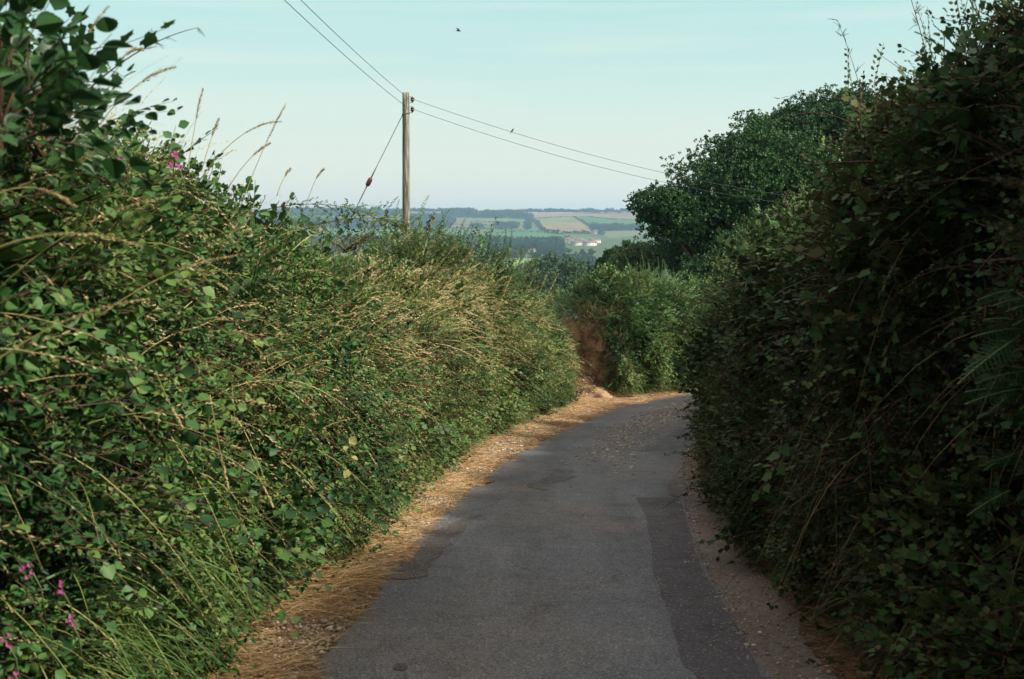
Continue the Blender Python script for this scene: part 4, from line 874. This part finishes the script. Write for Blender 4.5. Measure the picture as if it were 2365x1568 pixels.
o = g.build('gravel', [M['pebble']]); tag(o, 'loose gravel spread on the road towards the bend', 'gravel', kind='stuff')
# ================================================================== POLE, WIRES, BIRDS
def pz(p): return np.array(p)
PY = 32.; top = np.array(P3(937, 214, PY)); foot = np.array([top[0]-.05, PY, road_z(PY)+.6]); H = top[2]-foot[2]
pole = empty('utility_pole', foot, 'weathered grey wooden utility pole standing behind the left hedge', 'utility pole')
g = Geo(); f = np.linspace(0, 1, 40)[:, None]; pts = np.array([.05, 0, H])*f; rad = np.linspace(.122, .098, 40)+.0015*rng.normal(size=40); g.tube(pts, rad, 20)
g.build('pole', [M['wood']], pole, smooth=False)
INS = []
for k, dy in enumerate((230, 253)):
    c = np.array(P3(952, dy, PY))-foot; INS.append(c+foot)
    g = Geo(); prof = [(-.075, .012), (-.065, .028), (-.04, .03), (-.035, .05), (-.005, .056), (0, .04), (.02, .042), (.025, .056), (.05, .05), (.06, .03), (.075, .02)]
    g.tube(np.array([(c[0], c[1], c[2]+z_) for z_, _ in prof]), [r_*1.05 for _, r_ in prof], 12); g.build('insulator', [M['ceramic']], pole, smooth=True)
    g = Geo(); g.tube(np.array([(c[0]-.17, 0, c[2]+.085), (c[0], c[1], c[2]+.085), (c[0], c[1], c[2]-.085), (c[0]-.17, 0, c[2]-.085)]), .009, 6); g.box((c[0]-.15, 0, c[2]), (.02, .07, .24)); g.build('bracket', [M['steel']], pole)
g = Geo(); zc = P3(937, 263, PY)[2]-foot[2]; a = np.linspace(0, 2*math.pi, 25); g.tube(np.column_stack([.045+.108*np.cos(a), .108*np.sin(a), zc+.02*np.cos(a)]), .012, 6, cap=False); g.build('strap', [M['steel']], pole)
def cable(name, A, B, sag, r, label, n=60):
    f = np.linspace(0, 1, n)[:, None]; A, B = np.asarray(A, float), np.asarray(B, float); pts = A+(B-A)*f-np.array([0, 0, 1])*sag*4*f*(1-f)
    g = Geo(); g.tube(pts-A, r, 5); o = g.build(name, [M['wire']]); o.location = A; tag(o, label, 'wire', 'overhead wires'); return pts
def solve_back(A, px, zB, sag):
    lo, hi = -9., 3.
    for _ in range(40):
        mid = (lo+hi)/2; f = np.linspace(0, 1, 400)[:, None]; B = np.array([mid, -22, zB]); q = A+(B-A)*f-np.array([0, 0, 1])*sag*4*f*(1-f)
        q = q[q[:, 1] > 3]; X, Y = project(q); i = np.argmin(np.abs(Y)); 
        if X[i] < px: lo = mid
        else: hi = mid
    return np.array([mid, -22, zB])
wa = INS[0]-np.array([.10, 0, -.03]); wb = INS[1]-np.array([.10, 0, -.03])
cable('overhead_wire', wa, solve_back(wa, 695*DS, 8.2, 1.0), 1.0, .0062, 'upper overhead wire running from the pole to the top left over the lane')
cable('overhead_wire', wb, solve_back(wb, 656*DS, 7.6, 1.0), 1.0, .0062, 'lower overhead wire running from the pole to the top left over the lane')
E1 = np.array(at(860, 204, 39)); E2 = np.array(at(860, 210, 39))
w1 = cable('overhead_wire', INS[0]+np.array([.05, 0, 0]), E1, .45, .0058, 'upper overhead wire running right from the pole, with a bird on it')
cable('overhead_wire', INS[1]+np.array([.05, 0, 0]), E2, .5, .0058, 'lower overhead wire running right from the pole past the oaks')
sA, sM, sB = np.array(P3(930, 264, PY)), np.array(P3(852, 420, PY)), np.array(P3(822, 480, PY)); sE = sA+(sB-sA)*2.7
e = empty('stay_wire', sE, 'slanting stay wire from the pole to the ground with a red brown insulator', 'stay wire')
g = Geo(); g.tube(np.array([sA, sM, sE])-sE, .010, 5); g.build('cable', [M['wire']], e)
g = Geo(); dd = unit(sM-sA); g.tube(np.array([sM-sE+dd*q for q in (-.13, -.1, -.03, .03, .1, .13)]), [.03, .06, .068, .068, .06, .03], 10); g.build('insulator', [M['ceramic']], e, smooth=True)
g = Geo()
for q in (-.55, -.12, .12, .55): pass
g.tube(np.array([sM-sE-dd*.6, sM-sE-dd*.12]), [.012, .022], 6); g.tube(np.array([sM-sE+dd*.12, sM-sE+dd*.6]), [.022, .012], 6); g.build('wire_grip', [M['steel']], e)
# perched bird
X, Yp = project(w1); i = np.argmin(np.abs(X-511)); c = w1[i]
e = empty('bird', c, 'small dark bird perched on the upper wire right of the pole', 'bird'); e.scale = (.6,)*3
g = Geo(); body = np.array([(-.10, 0, -.075), (-.05, 0, .0), (-.02, 0, .04), (.015, 0, .085), (.035, 0, .125), (.05, 0, .145), (.075, 0, .150), (.10, 0, .146)])
g.tube(body, [.008, .016, .036, .042, .030, .026, .018, .003], 10); g.tube(np.array([(.0, .01, .05), (.0, .01, 0)]), .003, 5); g.tube(np.array([(.0, -.01, .05), (.0, -.01, 0)]), .003, 5)
g.build('body', [M['bird']], e, smooth=True)
# flying bird
c = np.array(P3(1059, 71, 60)); e = empty('bird', c, 'small bird gliding in the sky above the pole', 'bird'); g = Geo()
g.tube(np.array([(-.16, 0, .03), (-.08, 0, .0), (0, 0, 0), (.08, 0, -.01), (.12, 0, -.01)]), [.004, .028, .036, .026, .004], 8)
g.build('body', [M['bird']], e, smooth=True); g = Geo()
for s_ in (-1, 1):
    V = np.array([(.04, 0, 0), (-.05, 0, 0), (-.07, s_*.12, .07), (-.14, s_*.25, .10), (.02, s_*.12, .08)])+0; V2 = V+np.array([0, 0, .008]); g.add(np.vstack([V, V2]), [[0, 1, 2, 4], [4, 2, 3], [5, 9, 7, 6], [9, 8, 7], [0, 4, 9, 5], [4, 3, 8, 9], [3, 2, 7, 8], [2, 1, 6, 7]])
g.build('wings', [M['bird']], e)
# ================================================================== OAKS BEYOND THE BEND
LEAFC = []
for s_ in range(3):
    q = np.random.default_rng(80+s_); V = []; F = []; k = 0
    for i in range(7):
        d = unit(q.normal(size=3)); Rm = rot_frame(d[None], unit(q.normal(size=(1, 3))))[0]; P = (OVW[0]@Rm.T)*.5+d*.08; V.append(P); F.append(OVW[1]+k); k += 6
    LEAFC.append((np.vstack(V), [(np.vstack(F), 0)], np.repeat(q.uniform(-.1, .1, 7), 6)))
def tree(name, base, lobes, n, leaf, mats, label, cat='tree', group=None, trunk=.35, tint=(.5, .2)):
    """lobes: rows (x, y, z, rx, ry, rz) in world metres"""
    base = np.array(base, float); e = empty(name, base, label, cat, group); lb = np.array(lobes, float); vol = (lb[:, 3]*lb[:, 5]); g = Geo()
    for l_ in lb:
        k = int(n*(l_[3]*l_[5])/vol.sum()); u = unit(rnd(k)); r = rng.beta(4.5, 1.5, k)*(1+.46*fbm(u+l_[:3]*.31, 2.2, 3)); P = l_[:3]+u*r[:, None]*l_[3:]
        tn = rng.normal(*tint, k)+.25*noise(P, .9); w = rng.integers(0, 3, k); Rm = rot_frame(unit(u+rnd(k)*.7), unit(rnd(k)))
        for q in range(3): kk = w == q; g.scatter(LEAFC[q], P[kk]-base, Rm[kk], rng.uniform(.7, 1.3, kk.sum())*leaf, tn[kk].clip(0, 1))
    g.build('crown', mats, e); g = Geo(); hub = np.array([0, 0, (lb[:, 2].mean()-base[2])*.55]); g.tube(np.array([[0, 0, -.3], hub*.3, hub*.7, hub]), [trunk*1.25, trunk, trunk*.85, trunk*.7], 10)
    for l_ in lb:
        q = l_[:3]-base; f = np.linspace(0, 1, 7)[:, None]; mid = (hub+q)/2+np.array([0, 0, -.3]); pts = hub*(1-f)**2+2*mid*f*(1-f)+q*f**2; g.tube(pts, np.linspace(trunk*.5, trunk*.08, 7), 6)
        for _ in range(4):
            d = unit(rng.normal(size=3))*l_[3:]*.75; g.tube(np.array([pts[4], (pts[4]+q+d)/2, q+d]), [trunk*.16, trunk*.08, .02], 4)
    g.build('trunk', [M['bark']], e); return e
def lob(Y, rows): return [(*P3(x, y, Y+dy), rx, dyr, rz) for x, y, rx, rz, dyr, dy in rows]
tree('oak_tree', (9.5, 50, -8.5), lob(50, [(1560, 500, 1.5, 1.15, 1.6, -2), (1510, 470, 1.0, .75, 1.0, -2.5), (1650, 440, 1.9, 1.6, 2, -1), (1740, 370, 2.0, 1.7, 2.2, 0), (1650, 560, 2., 1.3, 2, 0), (1780, 480, 2.2, 2., 2.2, 1), (1700, 590, 2.2, 1.5, 2, -.5), (1860, 420, 2, 2, 2, 1), (1600, 610, 1.6, 1., 2, 1)]),
     25000, .17, [M['oak']], 'dark spreading oak nearest beyond the bend, its long bough pointing left', 'tree', 'trees beyond the bend', .4)
tree('oak_tree', (15, 58, -9.5), lob(58, [(1830, 340, 2.4, 1.7, 2.4, 0), (1790, 300, 1.6, 1.0, 1.6, -1), (1900, 300, 2.2, 1.6, 2.2, 0), (1960, 260, 1.9, 1.2, 2, 0), (1850, 270, 1.6, .9, 1.6, 0), (1930, 400, 2.6, 2.4, 2.6, 1), (2050, 320, 2.5, 2.2, 2.5, 1)]),
     19000, .19, [M['oak']], 'tall oak behind the right hedge, its crown the highest of the trees', 'tree', 'trees beyond the bend', .45, tint=(.38, .18))
tree('ash_tree', (7.5, 62, -10.5), lob(62, [(1455, 618, 1.3, .85, 1.4, 0), (1505, 604, 1.7, 1.15, 1.6, 0), (1560, 615, 1.8, 1.2, 1.8, 0), (1470, 645, 2, 1.0, 2, 0)]),
     9000, .18, [M['oak2']], 'yellow green tree in front of the dark oaks', 'tree', 'trees beyond the bend', .25)
tree('oak_tree', (5.5, 66, -11), lob(66, [(1428, 602, 1.1, .8, 1.5, 0), (1400, 622, .8, .7, 1.2, 0), (1462, 588, 1.2, .75, 1.6, 0), (1415, 645, 1.5, 1.0, 2, 0)]),
     8000, .2, [M['oak']], 'dark low tree at the left end of the trees beyond the bend', 'tree', 'trees beyond the bend', .28, tint=(.35, .18))
tree('oak_tree', (13, 46, -8), lob(44, [(1700, 640, 2.2, 1.4, 2, 0), (1620, 650, 1.6, 1., 1.6, 0), (1800, 600, 2.4, 2., 2, 0)]), 5000, .17, [M['oak']], 'dark low tree just behind the bracken bank under the oaks', 'tree', 'trees beyond the bend', .28, tint=(.3, .18))
# ================================================================== VALLEY TREES, HEDGES, WOODS
def proto(seed, n, leaf, shape):
    q = np.random.default_rng(seed); g = Geo()
    for i in range(9):
        c = q.normal(size=3)*np.array([.22, .22, .16])*1.2+np.array([0, 0, .60]); r = q.uniform(.16, .30)*np.array([1, 1, .85])*shape
        k = n//9; u = unit(rnd(k)); P = c+u*(rng.beta(6, 1.5, k)*(1+.25*fbm(u+i, 2., 2)))[:, None]*r; Rm = rot_frame(unit(u+rnd(k)*.5), unit(rnd(k)))
        g.scatter(LEAFC[i % 3], P, Rm, rng.uniform(.7, 1.3, k)*leaf, (rng.normal(.5, .2, k)+.2*noise(P, 4)).clip(0, 1))
    zt = max(v[:, 2].max() for v in g.v); g.v = [v/zt for v in g.v]
    me = g.mesh('crown', [M['far']]); g = Geo(); g.tube(np.array([(0, 0, -.05), (0, 0, .25), (.01, 0, .5)]), [.035, .028, .015], 7)
    for a in range(5): g.tube(np.array([(0, 0, .25), (.1*math.cos(a*1.3), .1*math.sin(a*1.3), .45), (.2*math.cos(a*1.3), .2*math.sin(a*1.3), .62)]), [.018, .01, .004], 5)
    return me, g.mesh('trunk', [M['bark']])
PRO = [proto(1, 900, .085, 1.), proto(2, 900, .085, np.array([1.25, 1.1, .85])), proto(3, 900, .08, np.array([.85, .85, 1.2]))]
PROF = [proto(11, 220, .17, 1.), proto(12, 220, .17, np.array([1.3, 1.2, .8]))]
def put_tree(P, h, k, label, group, far=False, name='tree', w=1.):
    P = tuple(float(x) for x in P); e = empty(name, P, label, 'tree', group, rng.uniform(0, 6.28)); e.scale = (h*w, h*w, h)
    cr, tr = (PROF if far else PRO)[k % (2 if far else 3)]
    for nm, me in (('crown', cr), ('trunk', tr)): o = bpy.data.objects.new(nm, me); COL.objects.link(o); o.parent = e
    return e
# mid-distance trees, each placed at its photographed foot (z7 coordinates) : x, foot y, height px (z7), label
MID = [(1060, 560, 80, 1.3, 'bluish round tree behind the hedge shrubs, leftmost of the valley wood'), (1115, 575, 85, 1.1, 'round tree second from the left in the valley wood'), (1170, 580, 90, 1.2, 'broad tree left of the orange patch in the valley'),
       (1225, 575, 80, 1.1, 'small round tree just left of the orange patch'), (1295, 560, 90, 1.1, 'light crowned tree above the orange patch'), (1385, 570, 120, .9, 'tallest pointed tree of the valley wood'),
       (1345, 600, 60, 1.1, 'low tree right of the orange patch'), (1400, 620, 95, 1.2, 'round tree at the upper edge of the bright valley field'), (1460, 610, 90, 1.1, 'round dark tree at the right corner of the bright valley field'), (1480, 635, 70, 1.1, 'small tree right of the bright valley field'),
       (1550, 570, 85, 1.3, 'broad pale tree left of the village'), (1605, 580, 66, .9, 'small tree between the pale tree and the village'), (1650, 585, 62, 1.0, 'dark round tree in front of the village houses'), (1760, 592, 58, 1.4, 'wide tree below the village'),
       (1830, 600, 70, 1.3, 'tree at the right end of the village'), (1700, 612, 45, 1.2, 'low tree below the village centre')]
for x, y, h, w, lab in MID:
    P = ground_hit(*z7(x, y), 250, 1900); d = P[1]; hm = h/3.379*.4096/FOC*d*1.05; put_tree(P, hm, int(rng.integers(3)), lab, 'trees in the valley', w=w*.9)
NEARV = [(1330, 800, 130, 330, 1.1, 'rounded tree just below the bright valley field'), (1390, 850, 150, 300, 1.1, 'tree rising behind the end of the left hedge'), (1250, 830, 90, 300, 1.2, 'low tree behind the lighter hedge shrub'), (1480, 800, 190, 260, 1.2, 'big bluish tree left of the dark oaks'),
         (1600, 790, 210, 250, 1.2, 'biggest bluish tree before the dark oaks'), (1720, 800, 180, 230, 1.1, 'dark valley tree touching the oaks'), (1560, 860, 170, 200, 1.1, 'dark tree in the dip behind the bracken'), (1430, 880, 130, 210, 1.1, 'small tree above the gap in the hedge'),
         (1680, 870, 200, 180, 1.1, 'tree standing close behind the bracken shrub'), (1500, 900, 110, 190, 1.2, 'low tree behind the bracken bank'), (1780, 830, 150, 200, 1.2, 'tree partly hidden by the low dark oak')]
for x, y, h, Y, w, lab in NEARV:
    px, py = z7(x, y); top_ = at(px, z7(x, y-h*1.12)[1], Y); a = top_[0]; gz = terrain(np.array([a]), np.array([float(Y)]))[0]; hh = max(5., top_[2]-gz)
    put_tree((a, Y, gz), hh, int(rng.integers(3)), lab, 'trees in the dip', w=w*.85)
# trees on the far ridge, one each
for i in range(190):
    x = -700+i*15.5+rng.uniform(-5, 5)
    if 850 < x < 1050 and i % 3: continue
    if 90 < x < 200: continue
    px, _ = z7(x, 200); a, b = ray(px, 208); Y = 4100+rng.uniform(-60, 60); P = (a*Y, Y, terrain(np.array([a*Y]), np.array([Y]))[0])
    if px > 640: break
    put_tree(P, rng.uniform(9, 17)*(1.15 if x < 850 or x > 1200 else .9), i, 'small dark tree in the row along the crest of the far hill', 'trees along the far ridge', True, w=1.4)
# isolated far trees
for x, y, h, lab in [(1550, 415, 40, 'round dark tree standing on the hedge line below the hay field'), (1635, 455, 36, 'round dark tree alone in the green field above the village'), (2068, 372, 60, 'tallest tree in the hedge below the lush hillside field'),
                     (1480, 497, 22, 'small tree at the lower edge of the green fields'), (1770, 402, 28, 'small tree at the corner of the hay field'), (1108, 442, 14, 'tiny tree on the hedge between two green fields')]:
    P = ground_hit(*z7(x, y), 1200); hm = h/3.379*.4096/FOC*P[1]; put_tree(P, hm, 0, lab, None, True, w=1.3)
# far hedges: each boundary one hedge thing
HEDGES = [([(1370, 282), (1600, 268), (1800, 266), (2050, 290), (2330, 296)], 4, 'hedge along the lower edge of the brown ridge field'), ([(1350, 292), (1390, 320), (1430, 375), (1470, 395), (1640, 404), (1830, 410)], 9, 'thick hedge curving round the hay field'),
          ([(1690, 268), (1760, 305), (1830, 350), (1850, 385)], 5, 'hedge between the hay field and the lush field'), ([(720, 305), (1000, 312), (1330, 318)], 4, 'hedge under the upper pale meadow'), ([(700, 334), (860, 334), (1030, 340)], 4, 'hedge under the small brown field'),
          ([(600, 361), (900, 364), (1040, 374), (1320, 376)], 4, 'long hedge over the green lower fields'), ([(1030, 404), (1200, 390), (1320, 388), (1450, 398), (1620, 416)], 3.5, 'thin hedge across the green slope'), ([(1000, 446), (1350, 449), (1600, 460)], 3.5, 'thin hedge above the lowest green field'),
          ([(1330, 300), (1325, 330), (1318, 372)], 5, 'hedge running down beside the narrow green strip'), ([(1830, 350), (1950, 385), (2100, 380), (2280, 383)], 8, 'tree filled hedge below the lush field'), ([(1280, 606), (1420, 612), (1480, 640)], 5, 'hedge along the upper edge of the bright valley field'),
          ([(400, 372), (560, 366), (640, 362)], 4, 'hedge left of the long green field hedge'), ([(640, 208), (600, 262), (430, 268)], 5, 'hedge below the pale field near the pole'), ([(-200, 372), (180, 370), (400, 386)], 5, 'hedge over the far left green field')]
for pts, hgt, lab in HEDGES:
    W3 = [ground_hit(*z7(*q), 600) for q in pts]; e = empty('hedge', W3[0], lab, 'hedge', 'field hedges on the far hillside'); g = Geo()
    for A_, B_ in zip(W3[:-1], W3[1:]):
        n = int(np.linalg.norm(B_-A_)/3.2)+2; f = rng.random(n)[:, None]; P = A_+(B_-A_)*f+rng.normal(size=(n, 3))*np.array([1.5, 2.5, 0]); P[:, 2] = terrain(P[:, 0], P[:, 1])+rng.uniform(.2, .75, n)*hgt*(.55+.45*noise(P, .03))
        g.scatter(LEAFC[0], P-W3[0], rot_frame(unit(rnd(n)), unit(rnd(n))), rng.uniform(.8, 1.5, n)*hgt*.8, rng.uniform(.1, .8, n))
    g.build('foliage', [M['far']], e)
# woods: uncountable masses on the hillside
WOODS = [([(1450, 660), (1600, 600), (1800, 600), (1900, 760), (1250, 800), (1300, 715), (1440, 700)], 9), ([(-4200, 205), (-1100, 203), (-1100, 258), (-2500, 240), (-4200, 262)], 12), ([(-3900, 320), (-2600, 300), (-2300, 345), (-3500, 380)], 11), ([(-2300, 400), (-1300, 380), (-1300, 440), (-2400, 450)], 11), ([(-4200, 470), (-300, 470), (-300, 560), (-4200, 540)], 12), ([(-1100, 203), (-300, 203), (130, 213), (240, 203), (330, 213), (330, 245), (230, 262), (130, 270), (-300, 262), (-1100, 258)], 12), ([(-1100, 300), (-200, 300), (100, 330), (-200, 350), (-1100, 345)], 11), ([(300, 290), (340, 268), (500, 262), (640, 268), (700, 300), (690, 350), (600, 368), (400, 375), (230, 360)], 12),
         ([(600, 212), (690, 212), (790, 240), (780, 280), (620, 262)], 12), ([(790, 240), (1000, 238), (1200, 222), (1290, 245), (1360, 275), (1340, 298), (1190, 284), (980, 282), (790, 278)], 13), ([(1040, 335), (1230, 328), (1240, 372), (1050, 374)], 11),
         ([(1280, 315), (1335, 300), (1335, 372), (1280, 372)], 10), ([(850, 345), (940, 345), (940, 370), (850, 370)], 9), ([(1830, 340), (2000, 355), (2230, 360), (2280, 385), (2000, 385), (1840, 380)], 11), ([(1850, 395), (1930, 400), (1960, 440), (1900, 420)], 9),
         ([(1010, 490), (1560, 492), (1950, 470), (2100, 500), (2100, 590), (1500, 560), (1010, 560)], 13), ([(1010, 560), (1240, 590), (1230, 606), (1010, 606)], 13), ([(-300, 320), (300, 320), (330, 368), (-300, 368)], 10), ([(-300, 470), (1000, 470), (1000, 560), (-300, 560)], 12)]
g = Geo()
for poly, hgt in WOODS:
    pp = [z7(*q) for q in poly]; xs = [p[0] for p in pp]; ys = [p[1] for p in pp]; W3 = []
    n = min(3500, int((max(xs)-min(xs))*(max(ys)-min(ys))*1.2)+40)
    for _ in range(n):
        a, b = rng.uniform(min(xs), max(xs)), rng.uniform(min(ys), max(ys))
        if inpoly(np.array(a), np.array(b), pp) and not (235 < b < 262 and 560 < a < 626): W3.append(ground_hit(a, b, 600))
    if not W3: continue
    C = np.array(W3); m = 16; N = len(C)*m; P = np.repeat(C, m, 0); hs = np.repeat(rng.uniform(.7, 1.15, len(C))*hgt, m); u = unit(rnd(N))
    P = P+u*hs[:, None]*np.array([.55, .55, .42])+np.array([0, 0, 1.])*(hs*.5)[:, None]
    g.scatter(LEAFC[1], P, rot_frame(unit(u+rnd(N)*.4), unit(rnd(N))), hs*.24, np.repeat(rng.uniform(.1, .8, len(C)), m)+rng.normal(0, .1, N))
o = g.build('woods', [M['far']]); tag(o, 'dark woods massed on the far hillside and valley floor', 'woods', kind='stuff')
# ================================================================== VILLAGE
def house_meshes(w, d, h, rh, wall, roof):
    out = []; g = Geo(); x, y = w/2, d/2
    g.add([(-x, -y, -1), (x, -y, -1), (x, y, -1), (-x, y, -1), (-x, -y, h), (x, -y, h), (x, y, h), (-x, y, h), (-x, 0, h+rh), (x, 0, h+rh)], [[0, 1, 5, 4], [2, 3, 7, 6], [1, 2, 6, 9, 5], [3, 0, 4, 8, 7]]); out.append(('walls', g.mesh('walls', [M[wall]])))
    g = Geo(); o = .35; t = .18
    for s_ in (-1, 1):
        a = [(-x-o, s_*(y+o), h-o*rh/y+.03), (x+o, s_*(y+o), h-o*rh/y+.03), (x+o, 0, h+rh+.03), (-x-o, 0, h+rh+.03)]; b = [(p, q, r+t) for p, q, r in a]; F = [[0, 3, 2, 1], [4, 5, 6, 7], [0, 1, 5, 4], [1, 2, 6, 5], [3, 0, 4, 7]]; g.add(a+b, F if s_ > 0 else F)
    out.append(('roof', g.mesh('roof', [M[roof]]))); g = Geo(); g.box((x*.6, 0, h+rh+.4), (.9, .7, 1.6)); out.append(('chimney', g.mesh('chimney', [M['tile']])))
    for i in range(3):
        for zz in (1.3, 3.8):
            if zz+1 > h: continue
            g = Geo(); g.box(((i-1)*w*.3, -y-.01, zz), (1.1, .06, 1.1)); out.append(('window', g.mesh('window', [M['glass']])))
    return out
HM = [house_meshes(11, 8, 5.2, 2.8, 'white', 'tile'), house_meshes(14, 8, 5.2, 2.6, 'cream', 'slate'), house_meshes(22, 9, 6, 3, 'white', 'slate')]
VIL = [(1630, 478, 0, 'white cottage at the left end of the village', 1.), (1665, 486, 1, 'cream house second from the left in the village', .9), (1700, 480, 0, 'white house in the upper row of the village, left of centre', 1.), (1720, 506, 2, 'long white terrace in the lower row of the village', .8),
       (1745, 484, 1, 'cream house at the centre of the upper village row', 1.), (1775, 500, 0, 'white house right of the long terrace', 1.), (1800, 482, 2, 'long pale house in the upper row at the right', .65), (1815, 508, 2, 'long white building lowest on the right of the village', .85),
       (1845, 488, 0, 'white house near the right end of the upper row', 1.), (1880, 484, 1, 'cream house at the right end of the village', .9), (1690, 500, 0, 'small white house in the lower row at the left', .8), (1870, 408, 0, 'lone white cottage on the hill among trees', 1.),
       (1350, 572, 1, 'orange roofed farm building among the valley trees', .8), (1850, 505, 1, 'cream house behind the right trees of the village', .8)]
for x, y, k, lab, s_ in VIL:
    P = ground_hit(*z7(x, y), 500); e = empty('house', P, lab, 'house', 'village houses', rng.uniform(.2, .8)); q = 1.05*s_*(P[1]/1900 if P[1] < 1500 else 1.); e.scale = (q, q, q)
    for nm, me in HM[k]: o = bpy.data.objects.new(nm, me); COL.objects.link(o); o.parent = e
# ================================================================== HAZE
hz = bpy.data.materials.new('haze'); hz.use_nodes = True; n_, l_ = hz.node_tree.nodes, hz.node_tree.links; n_.clear()
vo = n_.new('ShaderNodeVolumePrincipled'); vo.inputs['Color'].default_value = (.42, .68, .95, 1); vo.inputs['Density'].default_value = 1.5e-4; vo.inputs['Anisotropy'].default_value = .2
oo = n_.new('ShaderNodeOutputMaterial'); l_.new(vo.outputs[0], oo.inputs['Volume'])
g = Geo(); g.box((0, 500, 0), (19500, 19500, 400)); g.v[-1][:, 2] = np.where(g.v[-1][:, 2] < 0, -130, 110)
HAZE = g.build('haze', [hz]); tag(HAZE, kind='stuff')
